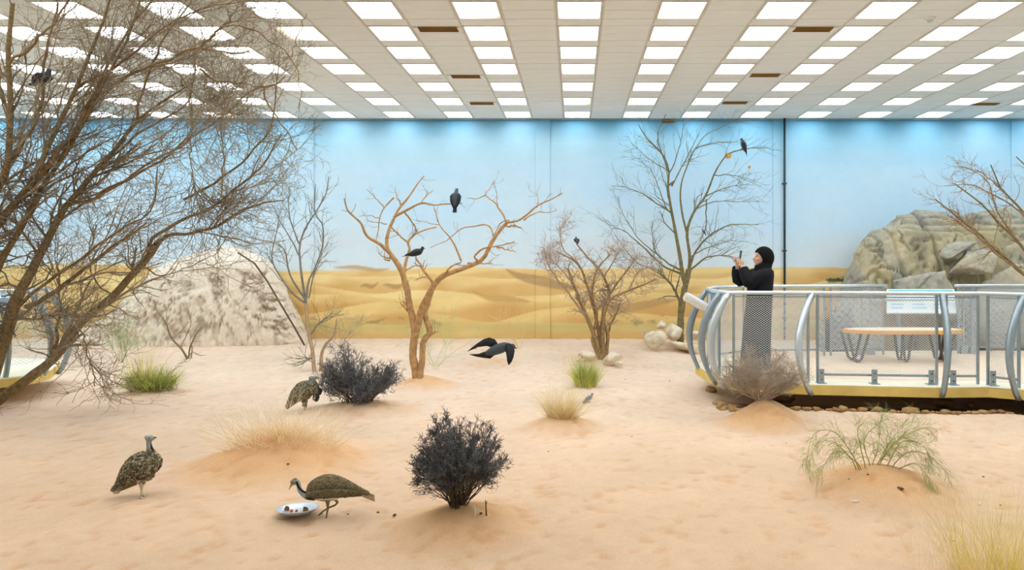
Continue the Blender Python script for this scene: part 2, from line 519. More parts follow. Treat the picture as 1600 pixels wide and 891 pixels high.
# ------------------------------------------------------------ ceiling: planks, runners and square lights
ceil_m = mat('ceiling_plank_paint', (236, 240, 240), .85, var=.03, scale=3, spec=.15)
ceil_back_m = mat('ceiling_reveal', (150, 142, 124), .9)
frame_m = mat('light_frame', (216, 212, 200), .5, var=.03)
ceiling = MB().box((XL, YN, CEIL + .04), (XR, WALL, CEIL + .12)).build('ceiling', ceil_back_m)
tag(ceiling, kind='structure')
PX, X0 = 1.21, .062
HW = .275                       # half opening of a light
kcols = [k for k in range(-12, 10) if XL + .5 < X0 + PX * k < XR - .5]
rows = [13.085, 12.0, 10.985, 9.985, 9.20, 8.42, 7.64]      # distances of the rows seen
near_rows = list(np.arange(6.86, 1.6, -.9))
# joints of the planks
js = [WALL - .01]
allrows = rows + near_rows
for r in allrows:
    prev = js[-1]; a = r + HW
    gap = prev - a
    n = max(1, round(gap / .25))
    for i in range(1, n + 1): js.append(prev - gap * i / n)
    js += [r, r - HW]
js.append(YN + .01)
js = sorted(set(round(j, 4) for j in js), reverse=True)
lightspan = lambda y0, y1: any(abs((y0 + y1) / 2 - r) < HW for r in allrows)
edges = []
cells = []
for i in range(len(js) - 1):
    y1, y0 = js[i], js[i + 1]
    xcur = XL + .01
    for k in kcols:
        xa, xb = X0 + PX * k - HW, X0 + PX * k + HW
        cells.append((xcur, xa, y0, y1))
        if not lightspan(y0, y1): cells.append((xa, xb, y0, y1))
        xcur = xb
    cells.append((xcur, XR - .01, y0, y1))
def seen(c):
    x = (c[0] + c[1]) / 2; y = (c[2] + c[3]) / 2
    if y < 7.25: return 0
    px = CX + x * F / y
    return (c[1] - c[0]) * (c[3] - c[2]) / y ** 3 if -10 < px < 1610 else 0
order = sorted(cells, key=seen, reverse=True)
shared = {}
def plank_mesh(w, d):
    key = (round(w, 2), round(d, 2))
    if key not in shared:
        g = .004
        shared[key] = MB().box((-w/2 + g, -d/2 + g, 0), (w/2 - g, d/2 - g, .03)).mesh('ceiling_plank')
        shared[key].materials.append(ceil_m)
    return shared[key]
for c in order[:290]:
    o = obj('ceiling_plank', plank_mesh(c[1] - c[0], c[3] - c[2]), None, ceiling)
    o.location = ((c[0] + c[1]) / 2, (c[2] + c[3]) / 2, CEIL + RS.uniform(0, .002))
rest = MB()
for c in order[290:]: rest.box((c[0] + .004, c[2] + .004, CEIL), (c[1] - .004, c[3] - .004, CEIL + .03))
tag(rest.build('ceiling_planks', ceil_m, ceiling), kind='stuff')
for k in kcols:
    for sgn in (-1, 1):
        x = X0 + PX * k + sgn * (HW + .012)
        MB().box((x - .011, YN, CEIL - .004), (x + .011, WALL - .03, CEIL + .002)).build('ceiling_runner', frame_m, ceiling)
MB().box((XL, WALL - .045, CEIL - .035), (XR, WALL - .023, CEIL)).build('cornice_strip', mat('cornice', (120, 160, 180), .6), ceiling)

def emit_mat(name, col, strength, dead=None):
    m = D.materials.new(name); m.use_nodes = True; nt = m.node_tree; N = nt.nodes; L = nt.links
    for n in list(N): N.remove(n)
    out = N.new('ShaderNodeOutputMaterial'); e = N.new('ShaderNodeEmission')
    e.inputs['Color'].default_value = (*col, 1); e.inputs['Strength'].default_value = strength
    if dead is not None:       # one tube behind the diffuser is failing
        tc = N.new('ShaderNodeTexCoord'); sp = N.new('ShaderNodeSeparateXYZ'); L.new(tc.outputs['Object'], sp.inputs[0])
        mr = N.new('ShaderNodeMapRange'); mr.inputs['From Min'].default_value = -.25 * dead; mr.inputs['From Max'].default_value = .27 * dead
        L.new(sp.outputs[0], mr.inputs['Value'])
        cr = N.new('ShaderNodeValToRGB'); cr.color_ramp.elements[0].color = (*col, 1); cr.color_ramp.elements[0].position = .45
        cr.color_ramp.elements[1].color = (.85 / strength * 1.0, .55 / strength, .2 / strength, 1); cr.color_ramp.elements[1].position = 1
        L.new(mr.outputs[0], cr.inputs[0]); L.new(cr.outputs[0], e.inputs['Color'])
    L.new(e.outputs[0], out.inputs[0])
    return m
diff_m = emit_mat('light_diffuser', (.93, .97, 1.0), LIGHT)
def light_frame_mesh():
    m = MB(); w = HW - .002; t = .022
    for a, b in (((-w, -w, -.006), (w, -w + t, .03)), ((-w, w - t, -.006), (w, w, .03)), ((-w, -w + t, -.006), (-w + t, w - t, .03)), ((w - t, -w + t, -.006), (w, w - t, .03))):
        m.box(a, b)
    me = m.mesh('frame'); me.materials.append(frame_m); return me
def diffuser_mesh(mt):
    w = HW - .026
    me = MB().box((-w, -w, .018), (w, w, .026)).mesh('diffuser'); me.materials.append(mt); return me
fr_me = light_frame_mesh(); df_me = diffuser_mesh(diff_m)
dead_r = diffuser_mesh(emit_mat('light_diffuser_failing_right', (.93, .97, 1), LIGHT, 1))
dead_l = diffuser_mesh(emit_mat('light_diffuser_failing_left', (.93, .97, 1), LIGHT, -1))
ORD = ['first', 'second', 'third', 'fourth', 'fifth', 'sixth', 'seventh', 'eighth', 'ninth', 'tenth', 'eleventh', 'twelfth', 'thirteenth', 'fourteenth', 'fifteenth', 'sixteenth', 'seventeenth', 'eighteenth', 'nineteenth', 'twentieth']
special = {(6, -1): 'r', (5, -3): 'l', (1, 0): 'r', (0, 5): 'l', (1, 7): 'l'}
rowname = ['row along the top of the mural', 'second row out from the mural', 'third row out from the mural', 'fourth row out from the mural', 'fifth row out from the mural', 'sixth row out from the mural', 'row nearest the viewer']
outside = MB(); n_out = 0
for ri, y in enumerate(allrows):
    vis = [k for k in kcols if ri < 7 and -12 < CX + (X0 + PX * k) * F / y < 1612]
    for k in kcols:
        x = X0 + PX * k
        if k in vis:
            n = vis.index(k)
            sp = special.get((ri, k))
            lab = ('square ceiling light lit white' if not sp else 'square ceiling light yellowed on one side') + ', ' + ORD[n] + ' from left in ' + rowname[ri].replace('row nearest the viewer', 'nearest row').replace('row along the top of the mural', 'row above mural').replace(' out from the mural', ' from mural')
            t = thing('ceiling_light', (x, y, CEIL), lab, 'ceiling light', 'square ceiling lights')
            a = obj('frame', fr_me, None, t); b = obj('diffuser', df_me if not sp else (dead_r if sp == 'r' else dead_l), None, t)
            for o in (a, b): o.matrix_parent_inverse = Matrix()
        else:
            w = HW - .004; outside.box((x - w, y - w, CEIL + .006), (x + w, y + w, CEIL + .014))
oo = outside.build('unseen_ceiling_lights', diff_m); tag(oo, 'lit square ceiling lights beyond the edges of the picture', 'ceiling light', kind='stuff')

vent_m = mat('vent_dark', (150, 112, 52), .6, var=.1); ventd_m = mat('vent_slot', (60, 50, 30), .7); vw_m = mat('vent_cap', (235, 235, 230), .5)
vents = [(685, 45, 'long dusty ceiling vent left of the centre lights, nearest the viewer', .50), (728, 119, 'brown ceiling vent between the fourth and fifth light rows, left of centre', .46), (753, 161, 'dark thin ceiling vent closest to the mural, left of centre', .44),
         (1270, 45, 'ochre ceiling vent on the right side, nearest the viewer', .48), (1195, 117, 'brown ceiling vent above the standing woman, middle distance', .46), (1148, 160, 'brown ceiling vent just above the tall thin tree', .46), (1540, 162, 'grey brown ceiling vent at the far right, near the mural', .46)]
for (px, py, lab, w) in vents:
    y = F * 2.98 / (CY - py); x = (px - CX) / F * y
    t = thing('ceiling_vent', (x, y, CEIL), lab, 'vent', 'slot vents in the ceiling')
    MB().box((x - w/2, y - .075, CEIL - .008), (x + w/2, y + .075, CEIL - .003)).build('backing', vent_m, t)
    for q in range(4):
        yy = y - .06 + q * .04
        MB().box((x - w/2, yy - .004, CEIL - .020), (x + w/2, yy + .004, CEIL - .008)).build('slat', vent_m, t)
    for sx in (-1, 1): MB().box((x + sx * (w/2 + .03) - .03, y - .075, CEIL - .012), (x + sx * (w/2 + .03) + .03, y + .075, CEIL - .002)).build('end_cap', vw_m, t)
sd = thing('smoke_detector', tuple(P(1453, 28, F * 2.98 / (CY - 28))), 'white round smoke detector on the ceiling at the upper right', 'smoke detector')
c = sd.location
MB().tube([(c.x, c.y, CEIL), (c.x, c.y, CEIL - .025)], [.065, .06], 20).build('base', vw_m, sd)
MB().tube([(c.x, c.y, CEIL - .025), (c.x, c.y, CEIL - .05)], [.04, .028], 16).build('sensor', mat('sensor', (200, 205, 205), .4), sd)

# slim dark pipe in front of the column cover
pp = MB().tube([(4.39, WALL - .075, .12), (4.39, WALL - .075, CEIL)], .022, 10)
pipe = thing('wall_pipe', (4.39, WALL - .075, .12), 'thin dark vertical pipe running up the painted wall behind the woman', 'pipe')
pp.build('pipe_run', mat('pipe_dark', (38, 60, 66), .4, .4), pipe, True)
for z in (.6, 2.0, 3.4): MB().box((4.35, WALL - .10, z), (4.43, WALL - .02, z + .03)).build('clamp', mat('clamp', (60, 70, 74), .4, .5), pipe)
# ------------------------------------------------------------ viewing platform
HD = 1.46                      # camera height above the deck
DZ = HC - HD                   # deck level
steel = mat('galvanised_steel', (158, 172, 180), .38, .55, var=.08, scale=12, spec=.5)
steel_l = mat('pale_steel', (206, 214, 218), .35, .5, var=.05, scale=12, spec=.5)
wire_m = mat('mesh_wire', (222, 226, 226), .4, .35, var=0)
deck_m = mat('deck_floor', (226, 205, 182), .85, var=.06, scale=3, bump=.1, bscale=80)
kerb_m = mat('kerb_cream', (240, 236, 214), .7, var=.04, scale=5)
fascia_m = mat('fascia_yellow', (226, 196, 112), .7, var=.10, scale=6, bump=.1, bscale=40)
dark_m = mat('dark_metal', (64, 70, 74), .45, .5)

def poly_prism(mb, pts, z0, z1):
    n = len(pts)
    mb.add([(x, y, z0) for x, y in pts] + [(x, y, z1) for x, y in pts],
           [tuple(range(n - 1, -1, -1)), tuple(range(n, 2 * n))] + [(i, (i+1) % n, (i+1) % n + n, i + n) for i in range(n)])

def c_post(mb, top, bot, out, bulge, zt, zb, w=.045, d=.085):
    """outward-bowed flat post; out = unit outward direction in plan"""
    out = Vector((*out, 0)).normalized(); sd = Vector((-out.y, out.x, 0)); rings = []
    n = 18
    for i in range(n + 1):
        t = i / n; c = Vector((*top, zt)).lerp(Vector((*bot, zb)), t)
        c = c + out * (bulge * math.sin(PI * t) ** .85)
        t2 = (i + .01) / n
        dz = zb - zt; dv = out * (bulge * PI * math.cos(PI * t) * .8) + Vector((0, 0, dz)) + Vector((bot[0] - top[0], bot[1] - top[1], 0))
        dv.normalize(); nrm = sd.cross(dv).normalized()
        dd = d * (.55 + .45 * math.sin(PI * min(1, t * 1.1 + .1)))
        rings.append([c + sd * a * w / 2 + nrm * b * dd / 2 for a, b in ((-1,-1),(1,-1),(1,1),(-1,1))])
    mb.rings(rings)

def mesh_panel(p, q, z0, z1, parent, pitch=.038, slope=.72, r=.0024):
    p = np.array(p, float); q = np.array(q, float); L = np.linalg.norm(q - p); H = z1 - z0
    S = []
    for sg in (1, -1):
        span = H / slope
        for c in np.arange(-span, L, pitch) if sg == 1 else np.arange(0, L + span, pitch):
            # point u along at height h: u = c + sg*h/slope
            h0, h1 = 0, H
            u0 = c; u1 = c + sg * H / slope
            lo, hi = 0.0, 1.0
            for bound, sign in ((0, 1), (L, -1)):
                a = (u0 - bound) * sign; b = (u1 - bound) * sign
                if a < 0 and b < 0: lo, hi = 1, 0; break
                if a < 0: lo = max(lo, a / (a - b))
                if b < 0: hi = min(hi, a / (a - b))
            if hi - lo < .02: continue
            e = []
            for t in (lo, hi):
                u = u0 + (u1 - u0) * t; xy = p + (q - p) * (u / L)
                e.append((xy[0], xy[1], z0 + H * t))
            S.append(e)
    pts = np.array(S); rad = np.full(pts.shape[:2], r)
    o = tube_obj('wire_mesh', [(pts, rad)], wire_m, parent, sides=3, kind='stuff')
    return o

RH = 1.075                     # rail height above the deck
def rail(parent, pts, z, r=.024, m=steel_l, name='top_rail'):
    return MB().tube([(x, y, z) for x, y in pts], r, 10).build(name, m, parent, True)

vp = thing('viewing_platform', (2.2, 8.2, 0), 'steel railed viewing platform with wire mesh where the woman stands', 'platform')
edge = [(1.70, 8.95), (1.76, 8.30), (1.86, 7.95), (2.12, 7.72), (2.83, 7.57), (4.22, 7.41), (4.78, 7.44), (5.5, 7.08), (7.5, 6.05), (10.9, 4.6)]
back_edge = [(10.9, 10.5), (6.4, 10.5), (5.6, 10.5), (2.9, 10.25), (2.1, 9.8)]
m = MB(); poly_prism(m, edge + back_edge, DZ - .02, DZ - .002); m.build('deck', deck_m, vp)
def offs(pts, d):
    out = []
    for i, p in enumerate(pts):
        a = Vector(pts[max(i-1, 0)]); b = Vector(pts[min(i+1, len(pts)-1)]); t = (b - a).normalized(); nrm = Vector((-t.y, t.x))
        out.append((p[0] + nrm.x * d, p[1] + nrm.y * d))
    return out
ins = offs([back_edge[-1]] + edge, .40)
full = [back_edge[-1]] + edge
m = MB()
for i in range(len(full) - 1):
    a, b, c, d = full[i], full[i+1], ins[i+1], ins[i]
    v = [(a[0], a[1], DZ - .11), (b[0], b[1], DZ - .11), (c[0], c[1], DZ - .11), (d[0], d[1], DZ - .11)] + [(a[0], a[1], DZ + .004), (b[0], b[1], DZ + .004), (c[0], c[1], DZ + .004), (d[0], d[1], DZ + .004)]
    m.add(v, [(0,3,2,1),(4,5,6,7),(0,1,5,4),(1,2,6,5),(2,3,7,6),(3,0,4,7)])
m.build('kerb', kerb_m, vp)
out2 = offs(full, -.012)
m = MB()
for i in range(len(full) - 1):
    a, b, c, d = out2[i], out2[i+1], full[i+1], full[i]
    v = [(p[0], p[1], z) for z in (DZ - .115, DZ - .008) for p in (a, b, c, d)]
    m.add(v, [(0,3,2,1),(4,5,6,7),(0,1,5,4),(1,2,6,5),(2,3,7,6),(3,0,4,7)])
m.build('fascia', fascia_m, vp)
m = MB(); poly_prism(m, offs(edge, .45)[0:], DZ - .5, DZ - .11)
# near rail line set in from the edge
def at(px, z): return ((px - CX) / F * z, z)
nr = [at(1105, 8.75), at(1113, 8.35), at(1126, 7.98), at(1139, 7.80), at(1270, 7.72), at(1471, 7.60), at(1535, 7.60), at(1601, 7.32), (6.6, 6.9), (8.6, 5.9)]
rail(vp, nr, DZ + RH, .026)
fr = [at(1105, 8.75), (2.05, 9.35), (2.6, 9.75), (3.9, 9.9), at(1385, 10.05)]
rail(vp, fr, DZ + RH, .026)
rail(vp, [at(1492, 10.15), (6.6, 10.2), (7.6, 10.2), (9, 10.2)], DZ + RH - .005, .024)
# bowed posts: (rail point, foot point, outward direction, bulge)
for top, bot, od, bu in ((nr[0], at(1098, 8.85), (-1, -.12), .22), (nr[2], at(1119, 8.12), (-1, -.15), .22), (nr[3], at(1133, 7.83), (-1, -.35), .23),
                         (nr[4], at(1268, 7.50), (-1, -.75), .27), (nr[5], at(1472, 7.37), (.0, -1), .12), (nr[7], at(1592, 7.22), (-1, -.45), .219), (nr[8], (6.3, 6.55), (-.5, -.8), .2)):
    m = MB(); c_post(m, top, bot, od, bu, DZ + RH - .01, DZ - .10); m.build('bowed_post', steel if bu < .225 else steel_l, vp, True)
def upright(x, y, parent=vp, z0=DZ, z1=DZ + RH - .02, w=.03, m_=steel):
    MB().box((x - w/2, y - w/2, z0), (x + w/2, y + w/2, z1)).build('upright', m_, parent)
gap = .055
def panel(a, b, z0=DZ + .10, z1=DZ + RH - .045, parent=vp, frame=True):
    a = Vector(a); b = Vector(b); d = (b - a).normalized(); a2 = a + d * gap; b2 = b - d * gap
    if frame:
        for p in (a2, b2): upright(p.x, p.y, parent, w=.026)
        MB().beam((a2.x, a2.y, z0), (b2.x, b2.y, z0), .02, .026).build('bottom_rail', steel, parent)
        MB().beam((a2.x, a2.y, z1), (b2.x, b2.y, z1), .014, .014).build('upper_strip', steel, parent)
    mesh_panel(a2, b2, z0, z1, parent)
for a, b in zip(nr[:-1], nr[1:]):
    if (Vector(a) - Vector(b)).length < .25: mesh_panel(a, b, DZ + .1, DZ + RH - .045, vp)
    else: panel(a, b)
for a, b in zip(fr[:-1], fr[1:]): panel(a, b)
panel(at(1492, 10.15), (7.6, 10.2)); 
# feet that carry the panels on the kerb
for px, z in ((1283, 7.66), (1366, 7.62), (1455, 7.58), (1489, 7.56), (1551, 7.52), (1150, 7.76), (1211, 7.73)):
    x, y = at(px, z); h = .175
    m = MB(); m.box((x - .033, y - .012, DZ), (x + .033, y + .0, DZ + h)); m.box((x - .05, y - .05, DZ), (x + .05, y + .05, DZ + .012))
    f = m.build('foot_bracket', steel, vp)
    b = MB()
    for bz in (.05, .13): b.tube([(x, y - .022, DZ + bz), (x, y - .010, DZ + bz)], .008, 8)
    b.build('bolt', dark_m, f)
for px, z in ((1360, 10.05), (1505, 10.15), (1519, 10.15), (1345, 10.0)):
    x, y = at(px, z); upright(x, y, w=.05 if px in (1519,) else .03)
    MB().box((x - .05, y - .05, DZ), (x + .05, y + .05, DZ + .12)).build('foot_bracket', steel, vp)
# slanted sign desk on the end of the platform
ds = thing('sign_desk', tuple(P(1100, 487, 8.1)), 'slanted white information desk fixed to the left end of the steel railing', 'information desk')
A = [P(1067, 458, 8.15), P(1111, 484, 8.10)]
m = MB()
d1 = P(1113, 486, 8.05) - P(1067, 461, 8.05); nrm = Vector((-d1.z, 0, d1.x)).normalized(); dep = Vector((.10, .62, 0)); o0 = P(1067, 470, 8.0)
v = [o0, o0 + d1, o0 + d1 + dep, o0 + dep]; th = nrm * .085
m.add(v + [p + th for p in v], [(3,2,1,0),(4,5,6,7),(0,1,5,4),(1,2,6,5),(2,3,7,6),(3,0,4,7)])
m.build('desk_body', mat('desk_side', (214, 205, 190), .5), ds, bevel=.008)  # beige of sand reflected on the white desk, put into its colour
v2 = [p + th * 1.02 for p in v]; c2 = sum(v2, Vector()) / 4; v2 = [c2 + (p - c2) * .93 for p in v2]; t2 = nrm * .012
m = MB(); m.add(v2 + [p + t2 for p in v2], [(3,2,1,0),(4,5,6,7),(0,1,5,4),(1,2,6,5),(2,3,7,6),(3,0,4,7)])
m.build('face_plate', mat('desk_face', (214, 226, 240), .3, var=.03), ds)
m = MB(); q0 = o0 + d1 * .92 + dep * .2; m.beam(q0, (nr[2][0], nr[2][1], DZ + RH - .28), .05, .05); m.build('bracket', steel, ds)

# information board behind the bench
ib = thing('information_board', tuple(P(1438, 490, 10.3)), 'white landscape information board with a turquoise band behind the bench', 'information board')
B0 = P(1386, 489, 10.15); B1 = P(1494, 489, 10.15); up = P(1386, 452, 10.45) - P(1386, 489, 10.15)
nn = (B1 - B0).cross(up).normalized()
m = MB(); v = [B0, B1, B1 + up, B0 + up]; m.add([p for p in v] + [p - nn * .03 for p in v], [(0,1,2,3),(7,6,5,4),(0,4,5,1),(1,5,6,2),(2,6,7,3),(3,7,4,0)])
m.build('board', mat('board_white', (232, 244, 248), .35, var=.02), ib)
def patch(u0, u1, v0, v1, name, m_, lift=.003):
    f = lambda u, v: B0 + (B1 - B0) * u + up * v + nn * lift
    q = MB(); q.add([f(u0, v0), f(u1, v0), f(u1, v1), f(u0, v1)], [(0,1,2,3)]); return q.build(name, m_, ib)
patch(.02, .98, .84, .96, 'header_band', mat('turquoise_print', (92, 188, 198), .4))
grey_print = mat('pale_blue_print', (176, 212, 232), .4)
for r in range(4):
    for c in range(3): patch(.06 + c * .31, .06 + c * .31 + RS.uniform(.16, .25), .62 - r * .15, .68 - r * .15, 'print_line', grey_print)
for px in (1405, 1475):
    x, y = at(px, 10.3); MB().box((x - .025, y, DZ), (x + .025, y + .05, DZ + .72)).build('leg', steel, ib)
MB().beam(P(1345, 469, 10.2), P(1520, 469, 10.2), .03, .03).build('cross_bar', steel_l, ib)

# bench with an oval top
bn = thing('bench', (at(1411, 9.35)[0], 9.35, DZ), 'long low bench with an orange-edged pale oval top behind the mesh', 'bench')
bx = at(1411, 9.35)[0]; bw = .85; bh = DZ + .47
def oval(rx, ry, z): return [(bx + rx * math.copysign(abs(math.cos(t)) ** .75, math.cos(t)), 9.35 + ry * math.copysign(abs(math.sin(t)) ** .75, math.sin(t)), z) for t in np.linspace(0, 2 * PI, 49)[:-1]]
MB().rings([oval(bw, .24, bh - .052), oval(bw, .24, bh)]).build('seat_edge', mat('bench_orange', (226, 160, 62), .5, var=.08), bn)
MB().rings([oval(bw - .045, .205, bh), oval(bw - .05, .20, bh + .006)]).build('seat_inlay', mat('bench_inlay', (236, 222, 200), .5), bn)
legm = mat('bench_leg', (84, 84, 78), .5, .4)
for fx, w in ((-.70, .15), (0, .07), (.56, .12)):
    g = MB(); x = bx + fx
    for sy in (-.1, .1):
        g.tube([(x - w, 9.35 + sy * 1.2, bh - .05), (x - w * .35, 9.35 + sy, DZ + .05), (x - w*.1, 9.35 + sy, DZ + .018), (x + w*.1, 9.35 + sy, DZ + .018), (x + w * .35, 9.35 + sy, DZ + .05), (x + w, 9.35 + sy * 1.2, bh - .05)], .02, 8)
    g.beam((x, 9.25, DZ + .03), (x, 9.45, DZ + .03), .03, .02)
    g.build('leg', legm, bn, True)

# end of a second walkway at the left edge of the hall
vl = thing('left_walkway', (-8.0, 8.3, 0), 'rounded end of another railed walkway at the left edge behind the big tree', 'platform')
le = [(-7.02, 8.62), (-6.94, 8.25), (-7.15, 7.95), (-7.8, 7.7), (-13, 7.3), (-13, 9.9), (-7.6, 9.6)]
m = MB(); poly_prism(m, le, DZ - .11, DZ); m.build('deck', kerb_m, vl)
m = MB(); poly_prism(m, [(x + .012, y - .012) for x, y in le], DZ - .115, DZ - .012); m.build('fascia', fascia_m, vl)
lr = [(-7.3, 8.9), (-7.2, 8.5), (-7.35, 8.2), (-7.9, 7.95), (-10, 7.75), (-12.5, 7.6)]
rail(vl, lr, DZ + RH)
for (x, y), od in zip(lr[:4], ((1, 0), (1, -.1), (1, -.6), (.3, -1))):
    q = MB(); c_post(q, (x, y), (x + od[0] * .16, y + od[1] * .16), od, .24, DZ + RH - .01, DZ - .1); q.build('bowed_post', steel, vl, True)
for a, b in zip(lr[:-1], lr[1:]): mesh_panel(a, b, DZ + .1, DZ + RH - .05, vl, pitch=.05)
dl = thing('sign_desk', (-7.4, 8.2, DZ + RH), 'slanted pale blue information desk at the far left behind the big tree', 'information desk')
q = MB(); q.beam((-7.75, 8.0, DZ + 1.16), (-7.22, 8.0, DZ + .95), .55, .09); q.build('desk_body', mat('desk_blue', (176, 206, 226), .4), dl)
q = MB(); q.beam((-7.6, 8.0, DZ + 1.05), (-7.5, 8.1, DZ + .6), .05, .05); q.build('bracket', steel, dl)

# ------------------------------------------------------------ the woman on the platform
WZ = 8.8; SP = WZ / F
wx = (1183 - CX) * SP
def W(px, py, dy=0.0): return Vector(((px - CX) * SP, WZ + dy, HC - (py - CY) * SP))
wm = thing('person', (wx, WZ, DZ), 'person in black robe and headscarf raising a phone with both hands at the railing', 'person')
bd = MB()
# torso, legs, feet (under the robe)
bd.tube([W(1194, 420), W(1190, 440), W(1187, 462), W(1186, 482)], [.11, .12, .11, .14], 14)
for s in (-1, 1):
    bd.tube([W(1186, 480, .09*s), W(1184, 522, .09*s), W(1183, 566, .09*s)], [.085, .06, .042], 10)
    bd.tube([W(1186, 571, .09*s), W(1178, 572, .09*s), W(1170, 573, .09*s)], [.035, .036, .022], 8)
# neck and head
bd.tube([W(1195, 423), W(1192, 411)], [.055, .05], 12)
hc = W(1190.5, 402.5)
bd.ball(hc, (.098, .075, .112), 20, 14)
bd.ball(hc + Vector((-.045, 0, -.055)), (.052, .05, .052), 14, 9)      # jaw
bd.ball(hc + Vector((-.083, 0, -.088)), (.020, .026, .018), 10, 7)     # chin
bd.tube([hc + Vector((-.088, 0, .022)), hc + Vector((-.112, 0, -.014)), hc + Vector((-.118, 0, -.026)), hc + Vector((-.098, 0, -.034))], [.009, .012, .014, .010], 8)  # nose
bd.ball(hc + Vector((-.100, 0, -.050)), (.013, .022, .008), 10, 7)     # lips
bd.ball(hc + Vector((-.099, 0, -.060)), (.012, .020, .008), 10, 7)
for s in (-1, 1):
    bd.ball(hc + Vector((-.080, .034*s, .024)), (.014, .022, .009), 8, 6)    # brow
    bd.ball(hc + Vector((-.070, .036*s, -.022)), (.022, .026, .026), 8, 6)   # cheek
    bd.ball(hc + Vector((.005, .075*s, -.01)), (.022, .012, .032), 8, 6)     # ear
# arms and hands
hands = []
ARM = {1: [W(1190, 427, .16), W(1159, 437, .13), W(1153, 414.5, .05)], -1: [W(1190, 428, -.16), W(1167, 440, -.15), W(1157.5, 416, -.045)]}
for s, (sh, el, wr) in ARM.items():
    bd.tube([sh, sh.lerp(el, .5), el, el.lerp(wr, .5), wr], [.05, .045, .037, .034, .024], 10)
    pc = wr + Vector((0.0, -s * .008, .045))
    bd.ball(wr.lerp(pc, .55), (.026, .017, .046), 12, 8)
    # fingers curl round the phone from both sides, the thumb lies on the screen side
    for k in range(4):
        b0 = wr + Vector((-.020 + .004*k*.3, -s * .002, .040 + .016 * k)); L = (.85, 1.0, .95, .75)[k]
        p1 = b0 + Vector((-.030 * L, -s * .010, .018)); p2 = p1 + Vector((-.004, -s * .028 * L, .010)); p3 = p2 + Vector((.014, -s * .016 * L, .004))
        bd.tube([b0 + Vector((.012, 0, -.012)), b0, p1, p2, p3], [.0105, .0100, .0092, .0084, .0068], 7)
    t0 = wr + Vector((.018, -s * .004, .028)); bd.tube([t0, t0 + Vector((.014, -s * .014, .028)), t0 + Vector((.004, -s * .022, .052))], [.012, .0105, .008], 7)
body = remeshed(bd, .0062, 1)
co = co_of(body); sk = np.tile(linA([222, 176, 148]), (len(co), 1))
rel = co - np.array(hc)
def paint(mask, col, a=1.0):
    global sk
    mm = np.clip(mask, 0, 1)[:, None] * a; sk = sk * (1 - mm) + linA(col) * mm
gs = lambda dx, dy, dz, sx, sy, sz: np.exp(-(((rel[:, 0] - dx) / sx) ** 2 + ((np.abs(rel[:, 1]) - dy) / sy) ** 2 + ((rel[:, 2] - dz) / sz) ** 2) ** 2)
paint(gs(-.085, .038, .036, .03, .020, .006), (50, 34, 28))
paint(gs(-.088, .034, .010, .025, .013, .006), (34, 26, 26))
paint(gs(-.108, 0, -.055, .02, .02, .009), (184, 96, 92), .8)
paint(gs(-.07, .05, -.02, .03, .03, .03), (224, 160, 138), .22)
set_col(body, sk)
skin_m = mat('skin', attr=True, rough=.5, var=.03, spec=.35)
skin_m.node_tree.nodes['Principled BSDF'].inputs['Subsurface Weight'].default_value = .08
obj('body', body, skin_m, wm)
black = mat('black_cloth', (13, 14, 17), .8, var=.15, scale=20, bump=.15, bscale=120, spec=.15)
blackr = mat('black_robe', (17, 18, 24), .75, var=.15, scale=9, bump=.15, bscale=90, spec=.2)
R = []; n = 40
for py, cx, hx, hy in ((417, 1194, 6, .09), (420, 1193, 11, .165), (424, 1192.5, 15, .215), (431, 1190, 18, .225), (441, 1188, 19.5, .20), (452, 1187.5, 19.5, .185), (463, 1186.5, 19.5, .19), (480, 1185.5, 20, .20), (505, 1183.5, 21, .21), (535, 1182, 21.5, .225), (560, 1181, 22.5, .235), (572, 1180.5, 23.5, .24)):
    ring = []
    for k in range(n):
        t = 2 * PI * k / n; fold = 1 + (.05 * sstep(445, 575, py)) * math.sin(7 * t + 1.3) + .03 * float(sstep(440, 575, py)) * math.sin(13 * t)
        c = W(cx, py); ring.append((c.x + hx * SP * math.cos(t) * fold, c.y + hy * math.sin(t) * fold, c.z))
    R.append(ring)
m = MB(); m.rings(R, cap=False); m.build('robe', blackr, wm, True)
for s, (sh, el, wr) in ARM.items():
    cuff = wr + (el - wr) * .16
    q = MB(); q.tube([sh + Vector((.004, -s*.02, .0)), sh, sh.lerp(el, .5), el + Vector((0, 0, -.025)), el + Vector((-.012, 0, .0)), el.lerp(cuff, .55) + Vector((-.01, 0, 0)), cuff], [.062, .074, .084, .078, .082, .078, .066], 18, cap=False)
    fl = q.build('sleeve', blackr, wm, True)
    sm = fl.modifiers.new('t', 'SOLIDIFY'); sm.thickness = .004; sm.offset = 0
